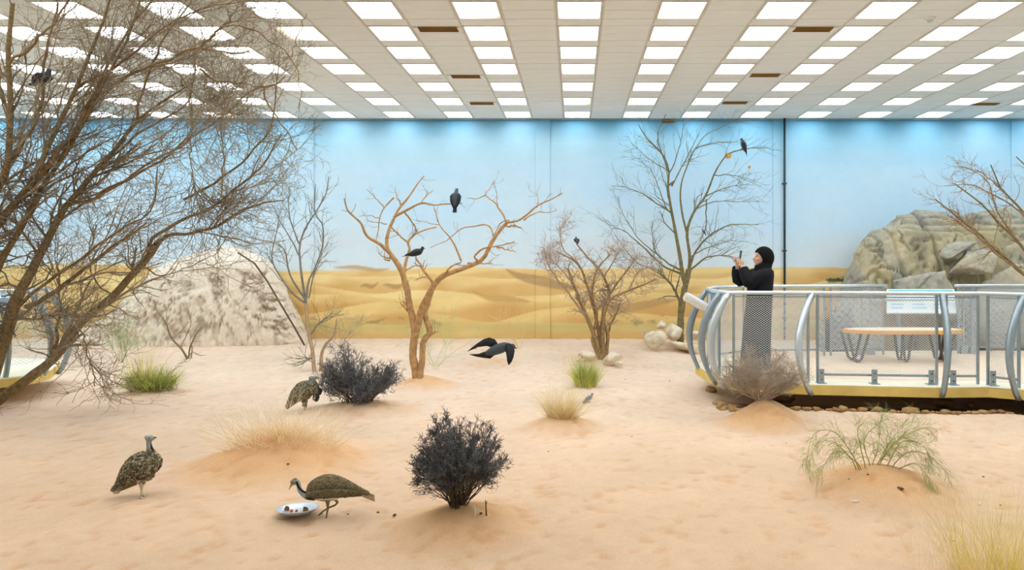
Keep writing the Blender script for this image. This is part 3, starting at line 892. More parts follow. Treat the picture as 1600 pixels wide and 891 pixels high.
# headscarf: hood with a face opening, falling over the shoulders
R = []; n = 36
def hood_pt(t, el):
    d = Vector((math.cos(el) * math.cos(t), math.cos(el) * math.sin(t), math.sin(el)))
    return d
H = MB(); verts = []; faces = []; NU, NV = 120, 70
c = W(1193.5, 402.5)
for j in range(NV + 1):
    v = j / NV                                # 0 top of the hood, 1 hem on the shoulders
    for i in range(NU):
        t = 2 * PI * i / NU                   # 0 faces +x (back of the head), pi = face
        if v < .6:
            el = PI / 2 - v / .6 * (PI / 2 + .55)
            r = Vector((.135 * math.cos(el) * math.cos(t), .102 * math.cos(el) * math.sin(t), .147 * math.sin(el)))
            p = c + r
        else:
            w = (v - .6) / .4
            el = -.55
            rx = .135 * math.cos(el) * (1 - w) + .128 * w; ry = .102 * math.cos(el) * (1 - w) + .215 * w
            rx *= 1 + .5 * math.sin(PI * w) * (-.28 if math.cos(t) > 0 else -.15)
            ry *= 1 - .16 * math.sin(PI * w)
            p = c + Vector((rx * math.cos(t) + w * (-.025), ry * math.sin(t), -.147 * math.sin(.55) - w * .155))
            p.z += -.05 * w * max(0, -math.cos(t)) + .012 * math.sin(5 * t + 3 * w) * w
        verts.append(p)
def in_face(p):
    q = p - (hc + Vector((-.07, 0, -.018)))
    return q.x < .06 and (q.y / .094) ** 2 + ((q.z) / .102) ** 2 < 1
for j in range(NV):
    for i in range(NU):
        i2 = (i + 1) % NU; f = (j*NU+i, (j+1)*NU+i, (j+1)*NU+i2, j*NU+i2)
        if all(in_face(verts[k]) for k in f): continue
        faces.append(f)
for k in {k for f in faces for k in f if in_face(verts[k])}:      # even hem round the face
    q = verts[k] - (hc + Vector((-.07, 0, -.018))); e = math.sqrt((q.y / .094) ** 2 + (q.z / .102) ** 2)
    if e > .3: p = verts[k] + Vector((0, q.y * (1 / e - 1), q.z * (1 / e - 1))); p.x = c.x - .135 * math.sqrt(max(.02, 1 - ((p.y - c.y) / .102) ** 2 - ((p.z - c.z) / .147) ** 2)); verts[k] = p
H.add(verts, faces); hood = H.build('headscarf', black, wm, True)
sm = hood.modifiers.new('t', 'SOLIDIFY'); sm.thickness = .006; sm.offset = 1
# phone
ph = thing('phone', tuple(W(1156.5, 404)), 'dark slim smartphone held upright in both hands of the woman', 'phone')
pc = W(1156.6, 400.5, 0.0)
rot = Matrix.Translation(pc) @ Matrix.Rotation(math.radians(9), 4, 'Y')
MB().box((-.005, -.038, -.078), (.005, .038, .078), rot).build('case', mat('phone_case', (48, 48, 62), .3), ph, bevel=.003)
MB().box((.0052, -.034, -.072), (.0062, .034, .072), rot).build('screen', mat('phone_glass', (20, 24, 34), .1, var=0, spec=.6), ph)
MB().box((-.0075, .012, .045), (-.005, .032, .070), rot).build('camera_bump', mat('phone_cam', (20, 20, 24), .2), ph)
# ------------------------------------------------------------ rocks
rock_m = mat('rock', attr=True, rough=.92, var=.10, scale=14, bump=.55, bscale=26, spec=.15)
def rock_col(co, base, dark, warm, s=0, k=1.0):
    n1 = noise3(co * 2.2, s, 4); n2 = noise3(co * 7.0, s + 3, 3); n3 = noise3(co * .9, s + 6, 2)
    c = linA(base)[None] * np.ones((len(co), 3))
    a = sstep(.5, .66, n1)[:, None] * .6 * k; c = c * (1 - a) + linA(dark) * a
    a = sstep(.48, .62, n3)[:, None] * .7 * k; c = c * (1 - a) + linA(warm) * a
    return c * (.8 + .4 * n2)[:, None]

def dome(name, sil, yc, D0, zbase, parent, disp, colf, nu=240, nv=90, pz=.8):
    """dome whose outline is the list of (x, height) in metres; D0 = half depth, as a function of u"""
    xs_ = np.array([p[0] for p in sil]); hs = np.array([p[1] for p in sil])
    u = np.linspace(0, 1, nu); x = xs_[0] + (xs_[-1] - xs_[0]) * u
    h = np.interp(x, xs_, hs)
    th = np.linspace(0, PI, nv)
    H = h[:, None] * np.sin(th)[None] ** pz
    Dp = (D0 * np.clip(1 - np.abs(2 * u - 1) ** 3.0, .03, 1) ** .5)
    Yv = yc - Dp[:, None] * np.cos(th)[None]
    V = np.stack([np.repeat(x[:, None], nv, 1), Yv, zbase + H], -1)
    du = np.gradient(V, axis=0); dv = np.gradient(V, axis=1); N_ = norm(np.cross(du, dv))
    flat = V.reshape(-1, 3)
    d = disp(flat, np.repeat(u[:, None], nv, 1).ravel(), np.repeat(th[None], nu, 0).ravel())
    V2 = flat + N_.reshape(-1, 3) * d[:, None]
    V2[:, 1] = np.minimum(V2[:, 1], WALL - .05)
    i = np.arange(nu * nv).reshape(nu, nv)
    Qf = np.stack([i[:-1, :-1], i[1:, :-1], i[1:, 1:], i[:-1, 1:]], -1).reshape(-1, 4)
    me = mesh_np(name, V2, Qf, colf(V2, d), smooth=True)
    return obj(name, me, rock_m, parent)

def sil_px(pts, z, zb):
    return [((px - CX) / F * z, HC - (py - CY) / F * z - zb) for px, py in pts]

zl = 12.75
lm = thing('rock_mound', ((290 - CX) / F * zl, zl, .1), 'broad pale smooth rock mound behind the green tuft at the left', 'rock')
def dl_(p, u, th):
    n = noise3(p * 1.1, 2, 4) - .5; f = noise3(p * 6.0, 7, 4) - .5
    band = sstep(1.72, 1.42, p[:, 2] + .5 * (noise3(p * 1.3, 21, 2) - .5)) * sstep(.05, .3, u) * sstep(.995, .9, u)
    rid = np.abs(noise3(p * np.array([4.5, 4.5, 7.0]), 12, 4) - .5)
    return .20 * n + .02 * f + band * (f * .12 - .07 * np.clip(1 - rid / .03, 0, 1) - .05)
def cl_(p, d):
    c = rock_col(p, (230, 220, 206), (212, 196, 176), (234, 224, 210), 3, .5)
    band = sstep(1.75, 1.42, p[:, 2] + .5 * (noise3(p * 1.3, 21, 2) - .5))[:, None]
    c = c * (1 - .30 * band) + linA([208, 188, 156]) * .30 * band
    rid = np.abs(noise3(p * np.array([4.5, 4.5, 7.0]), 12, 4) - .5)
    sp = (np.clip(1 - rid / .034, 0, 1) ** .7 * sstep(.43, .53, noise3(p * 1.7, 31, 3)))[:, None] * band
    c = c * (1 - .75 * sp) + linA([126, 94, 58]) * .75 * sp
    sp2 = sstep(.66, .70, noise3(p * 6.5, 44, 2))[:, None] * .55
    return c * (1 - sp2) + linA([112, 100, 80]) * sp2
dome('mound_body', sil_px([(58, 548), (95, 530), (130, 512), (165, 488), (200, 452), (232, 420), (262, 406), (290, 398), (318, 388), (345, 382), (380, 391), (405, 404), (428, 432), (446, 462), (462, 498), (474, 530), (482, 548)], zl, -.1), 12.98, .66, -.1, lm, dl_, cl_, 300, 110, .72)
# cable lying over the mound
ks = [(372, 395), (398, 412), (418, 440), (440, 478), (458, 508), (476, 540)]
cb = MB(); cb.tube([P(x, y, 12.28 + .18 * max(0, (470 - y) / 100)) for x, y in ks], .017, 8); 
cab = thing('cable', tuple(P(476, 540, 11.5)), 'dark cable running down the right slope of the pale rock mound', 'cable')
cb.build('cable_run', mat('cable_dark', (96, 80, 62), .7), cab, True)
for (px, py) in ((378, 394), (300, 437), (387, 443), (244, 470), (405, 473), (355, 399)):
    pass

zr = 12.3
rm = thing('rock_outcrop', ((1500 - CX) / F * zr, zr, .1), 'tall grey layered rock outcrop behind the platform at the right', 'rock')
def dr_(p, u, th):
    n = noise3(p * 1.0, 52, 4) - .5; f = noise3(p * 5.0, 57, 4) - .5
    z = p[:, 2] + .12 * (noise3(p * 1.2, 66, 2) - .5)
    d = .30 * n + .12 * f + .05 * (noise3(p * 11, 91, 3) - .5) * 2
    for zc, w, dep in ((2.42, .035, .13), (2.58, .02, .08), (1.95, .02, .05), (2.72, .02, .05)):
        d = d - dep * np.exp(-((z - zc) / w) ** 2) * sstep(5.9, 6.6, p[:, 0])
    d = d - .10 * sstep(2.40, 2.52, z)                      # upper block set back
    for xc, w, dep in ((6.65, .03, .11), (6.0, .025, .06), (7.35, .03, .1), (5.75, .02, .05)):
        xx = p[:, 0] + .3 * (noise3(p * 2.1, 71, 2) - .5) + (p[:, 2] - 2) * .15
        d = d - dep * np.exp(-((xx - xc) / w) ** 2)
    cr = np.abs(noise3(p * np.array([2.6, 2.6, 3.4]), 83, 3) - .5)
    return d - .10 * np.clip(1 - cr / .018, 0, 1)
def cr_(p, d):
    c = rock_col(p, (158, 157, 144), (100, 104, 98), (188, 174, 136), 13)
    st = (sstep(.50, .62, fbm(p[:, 0] * 2.6, p[:, 2] * .35, 3, 19)) * sstep(2.5, 2.2, p[:, 2]))[:, None]
    c = c * (1 - .5 * st) + linA([206, 184, 128]) * .5 * st
    st = (sstep(.52, .62, fbm(p[:, 0] * 2.1 + 9, p[:, 2] * .4, 3, 29)) * sstep(2.5, 2.2, p[:, 2]))[:, None]
    return c * (1 - .45 * st) + linA([104, 108, 100]) * .45 * st
dome('outcrop_body', sil_px([(1308, 552), (1322, 480), (1332, 430), (1345, 395), (1362, 366), (1386, 346), (1412, 328), (1440, 320), (1475, 322), (1500, 332), (1540, 322), (1590, 316), (1650, 330), (1720, 380), (1760, 552)], zr, -.1), 12.55, .9, -.1, rm, dr_, cr_, 330, 120, .55)

def boulder(name, c, r, seed, colf, parent=None, sub=4, fine=.06, rough=.28, flat=.5, yaw=0, tilt=0, me_only=False):
    bm = bmesh.new(); bmesh.ops.create_icosphere(bm, subdivisions=sub, radius=1)
    me = D.meshes.new(name); bm.to_mesh(me); bm.free()
    co = co_of(me).astype(float)
    rr = np.random.RandomState(seed); Nn = norm(rr.normal(size=(11, 3))); off = rr.uniform(.5, .8, 11)
    d = co @ Nn.T; s = np.min(np.where(d > .05, off[None] / np.maximum(d, .05), 9), axis=1); s = np.minimum(s, 1.05)
    co = co * s[:, None]
    co = co * (1 + rough * (noise3(co * 2.3 + seed, seed, 4) - .5) + fine * (noise3(co * 9 + seed, seed + 8, 3) - .5) * 2 - (.10 * np.clip(1 - np.abs(noise3(co * 2.0 + seed, seed + 3, 3) - .5) / .02, 0, 1)))[:, None]
    co = co * np.array(r)
    R_ = np.array(Matrix.Rotation(yaw, 3, 'Z') @ Matrix.Rotation(tilt, 3, 'Y'))
    co = co @ R_.T
    me.vertices.foreach_set('co', co.astype(np.float32).ravel())
    me.polygons.foreach_set('use_smooth', [True] * len(me.polygons)); me.update()
    set_col(me, colf(co + np.array(c), None))
    if me_only: return me
    o = obj(name, me, rock_m, None); o.location = c
    if parent is not None: o.parent = parent; o.matrix_parent_inverse = Matrix.Translation(parent.location).inverted()
    return o
gcol = lambda p, d: rock_col(p * 1.6, (164, 162, 150), (104, 108, 102), (186, 174, 144), 5)
outs = [(1455, 470, 11.35, (.62, .35, .85), 'grey boulder low at the foot of the outcrop behind the information board'),
        (1522, 412, 11.45, (.52, .30, .30), 'wedge shaped boulder leaning across the middle of the outcrop'),
        (1500, 388, 11.55, (.36, .24, .14), 'slanting ledge stone above the wedge boulder on the outcrop'),
        (1435, 446, 11.35, (.34, .22, .20), 'small jagged stone at the left of the wedge boulder'),
        (1590, 492, 11.5, (.95, .45, .80), 'large smooth grey boulder at the right edge behind the railing'),
        (1350, 500, 11.5, (.36, .34, .50), 'grey stone at the left foot of the outcrop behind the mesh'),
        (1600, 410, 12.0, (.6, .35, .42), 'dark rounded boulder under the brown shrub at the right edge')]
for i, (px, py, z, r, lab) in enumerate(outs):
    o = boulder('boulder', tuple(P(px, py, z)), r, 40 + i, gcol, sub=5, fine=.10, tilt=(-.32, -.35, -.45, -.5, -.35, .1, .1)[i], rough=.34)
    tag(o, lab, 'rock', 'boulders piled against the outcrop')

# loose stones round the two middle trees
pcol = lambda p, d: rock_col(p * 3, (224, 212, 190), (172, 152, 116), (212, 190, 140), 9)
stones = [(1021, 532, .25, .21, 'large pale rounded stone leftmost beside the tall thin tree', 12.0), (1056, 518, .25, .19, 'upright pale stone directly left of the tall tree trunk', 12.2),
          (1070, 541, .30, .10, 'low flat pale stone in front of the tall tree trunk', 11.9), (1034, 508, .16, .11, 'small pale stone at the back of the pile by the tall tree', 12.5),
          (1084, 524, .16, .12, 'ochre stone at the right of the tall tree trunk', 12.2),
          (957, 560, .19, .13, 'white stone to the right of the spreading shrub tree', 10.8), (966, 568, .10, .06, 'small flat white stone right of the spreading shrub tree', 10.65),
          (918, 556, .17, .09, 'yellowish flat stone to the left of the spreading shrub tree', 11.0), (905, 561, .08, .06, 'small stone at the far left of the spreading shrub tree', 10.9)]
for i, (px, py, r, h, lab, z) in enumerate(stones):
    x = (px - CX) / F * z; g = gz(x, z)
    o = boulder('stone', (x, z, max(g + h * .4, P(px, py, z).z)), (r, r * .7, h), 70 + i, pcol, sub=3, yaw=i * 1.3)
    tag(o, lab, 'rock', 'loose stones')
tag(boulder('stone', (*((505 - CX) / F * 10.9, 10.9), gz((505-CX)/F*10.9, 10.9) + .02), (.12, .1, .06), 91, pcol, sub=3), 'small white stone at the right foot of the pale rock mound', 'rock')
# crumbled soil under the platform edge
scol = lambda p, d: rock_col(p * 3, (158, 124, 82), (104, 78, 48), (180, 146, 102), 15)
V = []; Fq = []; cc = []; off = 0
base = boulder('clod', (0, 0, 0), (1, 1, 1), 5, scol, sub=2, me_only=True); bco = co_of(base)
fi = np.array([p.vertices[:] for p in base.polygons])
for i in range(900):
    x = RS.uniform(1.75, 6.2); y = float(edge_y(x)) + RS.uniform(-.07, .35); r = RS.uniform(.012, .05) * (1.8 if RS.rand() < .08 else 1)
    v = bco * (r * RS.uniform(1, 1.8), r, r * .8); a = RS.uniform(0, 6.28); v = v @ np.array(Matrix.Rotation(a, 3, 'Z')).T
    v = v + (x, y, gz(x, y) + r * .3); V.append(v); Fq.append(fi + off); off += len(v); cc.append(scol(v, None))
so = obj('soil_clods', mesh_np('soil_clods', np.concatenate(V), np.concatenate(Fq), np.concatenate(cc), smooth=True), rock_m)
tag(so, 'crumbled brown soil clods heaped under the edge of the platform', 'soil', kind='stuff')
clods = [(1226, 628, 'brown lump of earth below the left end of the platform'), (1110, 612, 'dark earth lump under the rounded platform corner'), (1475, 636, 'big brown earth clod under the middle bowed post'), (1520, 638, 'small round earth clod under the right part of the platform')]
for i, (px, py, lab) in enumerate(clods):
    p = on_ground(px, py); p.y = max(p.y, float(edge_y(p.x)) + .02) if p.x > 1.9 else p.y; r = (.13, .09, .12, .07)[i]
    tag(boulder('earth_clod', (p.x, p.y, gz(p.x, p.y) + r * .4), (r * 1.3, r, r * .8), 120 + i, scol, sub=3), lab, 'soil', 'earth clods')
# ------------------------------------------------------------ trees
bark_g = mat('bark_grey_brown', (132, 112, 78), .9, var=.35, scale=30, bump=.6, bscale=80)
bark_o = mat('bark_ochre', (184, 144, 98), .85, var=.28, scale=16, bump=.5, bscale=60)
bark_t = mat('bark_tan', (172, 146, 116), .88, var=.2, scale=30, bump=.3, bscale=80)
bark_d = mat('bark_dark_green', (122, 112, 78), .9, var=.3, scale=22, bump=.5, bscale=70)
twig_g = mat('twig_grey_brown', (128, 106, 80), .9, var=.25, scale=12)
twig_b = mat('twig_brown', (146, 116, 80), .9, var=.25, scale=12)
twig_grey = mat('twig_grey', (132, 126, 116), .9, var=.2, scale=12)
twig_fine = mat('twig_fine', (148, 136, 104), .9, var=.2, scale=8)
leftclip = lambda p: inroom(p) & (p[:, :, 0].max(1) < -2.95)
inroom = lambda p: (p[:, :, 2].max(1) < CEIL - .03) & (p[:, :, 1].max(1) < WALL - .04) & (p[:, :, 2].min(1) > .08)
def crop(x0, y0, s): return lambda pts: [(x0 + a * s, y0 + b * s) for a, b in pts]

def scale_r(T, k):
    T.R = [r * k for r in T.R]

def build_tree(T, root, n_trunk, bark, branch_mat, twigm, levels, sides=8, bsides=6, clip=None):
    """levels: list of sprout settings; first sprouts from the limbs, the next from the one before"""
    for k in range(len(T.L)):
        a = [(T.L[k][None], T.R[k][None])]
        tube_obj('trunk' if k < n_trunk else 'branch', a, bark if k < n_trunk else branch_mat, root, sides if k < n_trunk else bsides)
    p, r = T.arrays(); sets = []
    for i, lv in enumerate(levels):
        sel = lv.pop('sel', None)
        if sel is not None: p, r = T.arrays(sel)
        p, r = sprout(p, r, clip=clip or inroom, **lv); sets.append((p, r))
    if sets: tube_obj('twigs', sets, twigm, root, 3, kind='stuff')
    return sets

# centre tree, ochre, bare
T = Tree(9.22); c = crop(520, 250, .393)
T.limb(c([(336, 915), (332, 852), (318, 775), (324, 690), (312, 610), (290, 500), (268, 430), (233, 378)]), 10.5, 6.2, 0, .006)
T.limb(c([(346, 915), (348, 850), (356, 800), (360, 722), (385, 690), (380, 655), (366, 615), (376, 575), (404, 495)]), 8.5, 6, .1, .004, z0=9.17)
T.limb(c([(322, 720), (340, 650), (358, 580), (388, 520), (415, 482), (460, 450), (530, 428), (585, 405), (618, 362), (640, 310), (692, 250)]), 9, 3.6, -.35, .006)
for pts, a, b, dz in (
    ([(233, 378), (214, 342), (220, 282), (243, 228), (270, 182), (308, 142), (334, 102), (364, 64)], 5, 1.3, .3),
    ([(228, 372), (180, 328), (132, 300), (112, 252), (82, 222), (60, 200), (46, 156)], 4.6, 1.4, -.5),
    ([(244, 226), (298, 196), (350, 172), (400, 178), (452, 176), (514, 172)], 3.6, 1.2, -.4),
    ([(350, 172), (372, 142), (398, 122)], 1.8, .8, .2),
    ([(282, 452), (290, 402), (307, 356), (299, 328), (330, 296), (370, 276), (412, 268)], 4.2, 1.6, .5),
    ([(300, 330), (266, 300), (234, 270)], 2.4, 1.5, -.1),
    ([(284, 205), (318, 252), (336, 290)], 2.2, 1.5, .2),
    ([(270, 180), (254, 142), (248, 118)], 1.8, .7, .2),
    ([(243, 150), (205, 190), (186, 232), (180, 285), (170, 322)], 1.8, .9, -.2),
    ([(205, 190), (172, 152), (134, 118)], 1.5, .6, -.2),
    ([(186, 232), (140, 222), (105, 224)], 1.4, .6, .3),
    ([(215, 255), (180, 250), (130, 240)], 1.5, .5, -.3),
    ([(690, 250), (680, 222), (655, 186), (630, 160), (604, 140), (574, 152), (534, 150)], 2.6, .8, .4),
    ([(690, 250), (738, 240), (770, 216), (800, 190), (842, 168), (880, 148), (914, 130)], 3.0, 1.1, -.5),
    ([(692, 264), (722, 262), (746, 268)], 3.0, 1.6, -.2),
    ([(760, 240), (810, 210), (850, 210), (892, 200)], 2.2, .8, .3),
    ([(585, 405), (562, 385), (600, 352), (660, 342), (722, 328)], 2.8, 1.2, -.4),
    ([(655, 345), (690, 356), (726, 365)], 2.2, 1.0, .2),
    ([(640, 310), (620, 262), (570, 262), (522, 270), (490, 288), (455, 320), (420, 335), (388, 350)], 2.2, .7, .5),
    ([(510, 402), (490, 350), (458, 300), (425, 258), (412, 222), (402, 190)], 2.8, 1.1, .2),
    ([(425, 258), (380, 250), (330, 240)], 1.3, .5, -.3),
    ([(535, 412), (590, 412), (636, 410)], 2.4, 1.4, .1),
    ([(440, 462), (470, 425), (510, 408)], 2.8, 1.4, -.3),
    ([(400, 492), (372, 452), (345, 412), (330, 393)], 3.6, 2.2, -.15),
    ([(288, 440), (328, 420), (362, 424)], 2.2, 1.2, .3),
    ([(392, 476), (360, 465), (330, 480)], 2.0, 1.2, -.3),
    ([(604, 140), (628, 108), (645, 78)], 1.3, .5, .2),
    ([(655, 186), (652, 150), (650, 124)], 1.1, .5, -.2),
    ([(700, 240), (668, 250), (640, 300)], 1.6, .9, .3),
    ([(812, 190), (816, 160), (812, 130)], .9, .4, 0),
    ([(380, 690), (398, 690), (408, 684)], 3.2, 1.8, -.1),
    ([(296, 600), (282, 585), (272, 570)], 2.4, 1.2, -.1), ([(300, 590), (285, 572), (276, 556)], 1.6, .8, .1),
    ([(230, 392), (200, 385), (182, 368)], 2.4, 1, -.2), ([(225, 400), (212, 398), (203, 392)], 2.2, 1.4, .1)):
    T.limb(c(pts), a, b, dz, .006, 14)
# limbs of one tree must have one length for the batch; resample
T.L = [smooth_path(l, 22) for l in T.L]; T.R = [np.interp(np.linspace(0, 1, 22), np.linspace(0, 1, len(r)), r) for r in T.R]
scale_r(T, .66)
loc = P(660, 588, 9.22)
ct = thing('bare_tree', tuple(loc), 'gnarled bare ochre tree with a forked trunk standing at the centre', 'tree')
build_tree(T, ct, 3, bark_o, bark_o, twig_b, [dict(k=3, length=(.08, .38), ang=(30, 75), wig=.3, bias=(0, 0, .12), Pn=5, t0=.45, rr=.45, rmin=.0022, flat=.7, sel=list(range(3, len(T.L)))),
    dict(k=1, length=(.05, .15), ang=(30, 70), wig=.3, Pn=4, rr=.6, rmin=.0018)])
CTREE = T

# tall thin tree behind the woman
T = Tree(12.4); c = crop(920, 170, .4153)
T.limb(c([(342, 915), (345, 828), (350, 740), (364, 660), (376, 605)]), 8.5, 6.2, 0, .005)
for pts, a, b, dz in (
    ([(364, 665), (350, 610), (336, 520), (312, 390), (300, 292), (302, 235), (275, 170), (226, 120), (186, 60)], 5.2, 1.0, .2),
    ([(374, 640), (380, 560), (370, 480), (376, 430), (402, 378), (440, 328), (470, 250), (500, 195), (528, 168), (600, 150), (672, 146)], 4.4, .7, -.4),
    ([(349, 755), (332, 700), (306, 655), (278, 628)], 4, 2.2, -.2),
    ([(302, 240), (266, 140), (262, 90), (290, 20)], 1.8, .7, .2),
    ([(378, 600), (400, 540), (440, 490), (482, 460), (540, 436), (640, 436)], 2.8, .6, .3),
    ([(372, 480), (350, 390), (345, 302), (370, 222), (402, 150), (480, 130), (562, 124)], 2.6, .6, -.3),
    ([(440, 330), (500, 302), (600, 282)], 1.6, .5, .3), ([(442, 340), (442, 400), (440, 440), (420, 500)], 1.6, .8, .2),
    ([(384, 605), (440, 562), (500, 552), (545, 560)], 2.4, .8, -.4),
    ([(352, 612), (300, 582), (252, 540), (240, 480), (238, 420)], 2.4, .6, .3),
    ([(345, 620), (282, 592), (202, 520), (132, 460), (88, 450)], 2.6, .6, -.4),
    ([(312, 392), (262, 360), (202, 320), (132, 296), (86, 290)], 2.0, .5, .3),
    ([(312, 392), (290, 370), (240, 240), (198, 198)], 1.5, .5, -.3),
    ([(312, 292), (358, 204), (392, 140), (430, 60)], 1.8, .5, .2),
    ([(300, 250), (330, 180), (350, 100), (356, 40)], 1.4, .5, -.2),
    ([(402, 378), (470, 350), (560, 350), (640, 350)], 1.4, .4, .3),
    ([(470, 250), (540, 250), (620, 270)], 1.3, .4, -.2), ([(280, 630), (230, 600), (170, 570), (60, 420)], 1.6, .4, .2),
    ([(378, 560), (430, 530), (520, 500), (600, 500)], 1.3, .4, .3), ([(252, 545), (180, 480), (120, 380), (110, 330)], 1.3, .4, -.3),
    ([(302, 235), (230, 190), (160, 130)], 1.2, .4, .2), ([(402, 150), (440, 100), (520, 60), (560, 40)], 1.2, .4, .2)):
    T.limb(c(pts), a, b, dz, .006, 22)
scale_r(T, .72)
tt = thing('bare_tree', tuple(P(1064, 545, 12.4)), 'tall slender bare tree with fine upswept twigs just left of the woman', 'tree')
tt_sets = build_tree(T, tt, 1, bark_d, bark_d, mat('twig_blue_grey', (118, 126, 116), .9, var=.2, scale=9), [dict(k=12, length=(.25, .8), ang=(18, 50), wig=.16, bias=(0, 0, .02), Pn=8, t0=.3, rr=.5, rmin=.0028, flat=.8, sel=list(range(1, len(T.L)))),
    dict(k=3, length=(.12, .4), ang=(18, 50), wig=.16, bias=(0, 0, .05), Pn=6, rr=.6, rmin=.0022)])
TTREE = T

# spreading shrub tree, mid distance
T = Tree(11.05); c = crop(820, 300, .404)
for i, (pts, a, b, dz) in enumerate((
    ([(292, 640), (272, 560), (242, 490), (212, 420), (186, 350), (164, 296)], 4.6, 1.3, -.2),
    ([(300, 640), (286, 540), (268, 450), (240, 360), (208, 280), (120, 230)], 4.0, 1.0, .2),
    ([(306, 640), (300, 540), (318, 430), (380, 390), (460, 360), (512, 335)], 4.2, .9, -.3),
    ([(296, 640), (300, 500), (326, 400), (306, 330), (252, 262), (200, 200)], 4.0, .9, .3),
    ([(312, 632), (322, 560), (300, 470), (340, 380), (400, 300), (430, 250)], 3.4, .8, .1),
    ([(286, 636), (262, 570), (280, 470), (260, 400), (280, 300), (330, 240)], 3.2, .8, -.1),
    ([(318, 632), (324, 540), (350, 480), (372, 420)], 2.6, .9, .3),
    ([(186, 350), (130, 290), (84, 240)], 1.6, .5, .1), ([(208, 280), (150, 220), (140, 150), (175, 96)], 1.6, .5, .1),
    ([(400, 385), (440, 310), (500, 290)], 1.5, .5, .1), ([(306, 330), (350, 260), (370, 220)], 1.6, .5, -.2), ([(240, 490), (190, 420), (100, 300), (70, 210)], 2.2, .5, -.3))):
    T.limb(c(pts), a, b, dz, .007, 20, z0=11.05 if i < 7 else None)
st = thing('spreading_shrub', tuple(P(941, 557, 11.05)), 'spreading many-stemmed bare shrub tree with a dense tan twig crown right of centre', 'tree')
build_tree(T, st, 7, mat('bark_warm', (150, 122, 84), .9, var=.3, scale=24, bump=.5, bscale=80), bark_t, mat('twig_rosy', (176, 150, 130), .9, var=.2, scale=12), [dict(k=22, length=(.15, .5), ang=(25, 75), wig=.3, bias=(0, 0, .02), Pn=7, t0=.42, rr=.5, rmin=.0028, flat=1.1),
    dict(k=6, length=(.08, .28), ang=(25, 75), wig=.32, bias=(0, 0, .05), Pn=5, rr=.6, rmin=.0026), dict(k=1, length=(.04, .12), ang=(30, 70), wig=.3, bias=(0, 0, 0), Pn=4, rr=.7, rmin=.0022)])

STREE = T
# thin tree in front of the rock mound
T = Tree(10.3); c = crop(360, 240, .404)
for i, (pts, a, b, dz) in enumerate((
    ([(326, 852), (316, 760), (302, 690), (296, 630), (290, 580)], 3.2, 2.4, .4),
    ([(350, 856), (352, 780), (368, 740), (400, 700), (412, 640)], 3.6, .9, .2),
    ([(292, 584), (280, 500), (268, 400), (266, 350), (300, 270), (326, 232), (372, 150), (378, 90)], 2.2, .7, .2),
    ([(290, 580), (300, 500), (330, 440), (360, 340), (352, 260), (326, 232), (330, 120)], 2.0, .6, .1),
    ([(288, 578), (240, 540), (190, 470), (160, 400), (180, 300), (190, 240)], 1.8, .5, -.2),
    ([(286, 560), (230, 470), (200, 360), (100, 330), (30, 290)], 1.8, .4, -.3),
    ([(268, 400), (240, 340), (180, 240), (140, 160)], 1.3, .4, .3), ([(266, 350), (230, 250), (225, 130)], 1.2, .4, -.1),
    ([(302, 560), (320, 480), (350, 400), (380, 340)], 1.3, .4, .1), ([(310, 700), (340, 660), (400, 610)], 1.4, .5, .1), ([(318, 790), (300, 794), (290, 790)], 1.8, 1.0, 0))):
    T.limb(c(pts), a, b, dz, .006, 16, z0=10.3 if i == 0 else (10.35 if i == 1 else None))
th = thing('thin_tree', tuple(P(492, 585, 10.3)), 'thin wispy bare tree standing in front of the right end of the rock mound', 'tree')
build_tree(T, th, 2, bark_t, twig_grey, mat('twig_olive_grey', (120, 122, 100), .9, var=.2, scale=9), [dict(k=15, length=(.2, .65), ang=(18, 50), wig=.2, bias=(0, 0, .08), Pn=7, t0=.3, rr=.5, rmin=.0024, flat=.8, sel=list(range(2, len(T.L)))),
    dict(k=3, length=(.1, .3), ang=(20, 50), wig=.2, bias=(0, 0, .08), Pn=5, rr=.6, rmin=.002)], 6, 5)

# sapling in front of the rock mound
T = Tree(10.7)
for i, (pts, a, b, dz) in enumerate((([(293, 561), (283, 545), (269, 531), (259, 505), (248, 488)], 1.9, .5, 0), ([(294, 561), (297, 545), (304, 528), (318, 505)], 1.6, .4, .1), ([(283, 545), (290, 525), (298, 505), (292, 480)], 1.1, .4, 0), ([(299, 540), (300, 548), (299, 560)], 1.2, 1.0, 0), ([(269, 531), (285, 515), (295, 500)], 1, .4, 0))):
    T.limb(pts, a, b, dz, .005, 12, z0=10.7 if i < 2 else None)
sp_ = thing('sapling', tuple(P(294, 561, 10.7)), 'small bare forked sapling in the sand in front of the rock mound', 'shrub')
build_tree(T, sp_, 2, bark_g, bark_t, twig_fine, [dict(k=10, length=(.12, .4), ang=(20, 50), wig=.2, bias=(0, 0, .06), Pn=6, t0=.3, rr=.5, rmin=.0018), dict(k=2, length=(.06, .2), ang=(20, 50), wig=.2, Pn=4, rr=.6, rmin=.0015)], 6, 5)

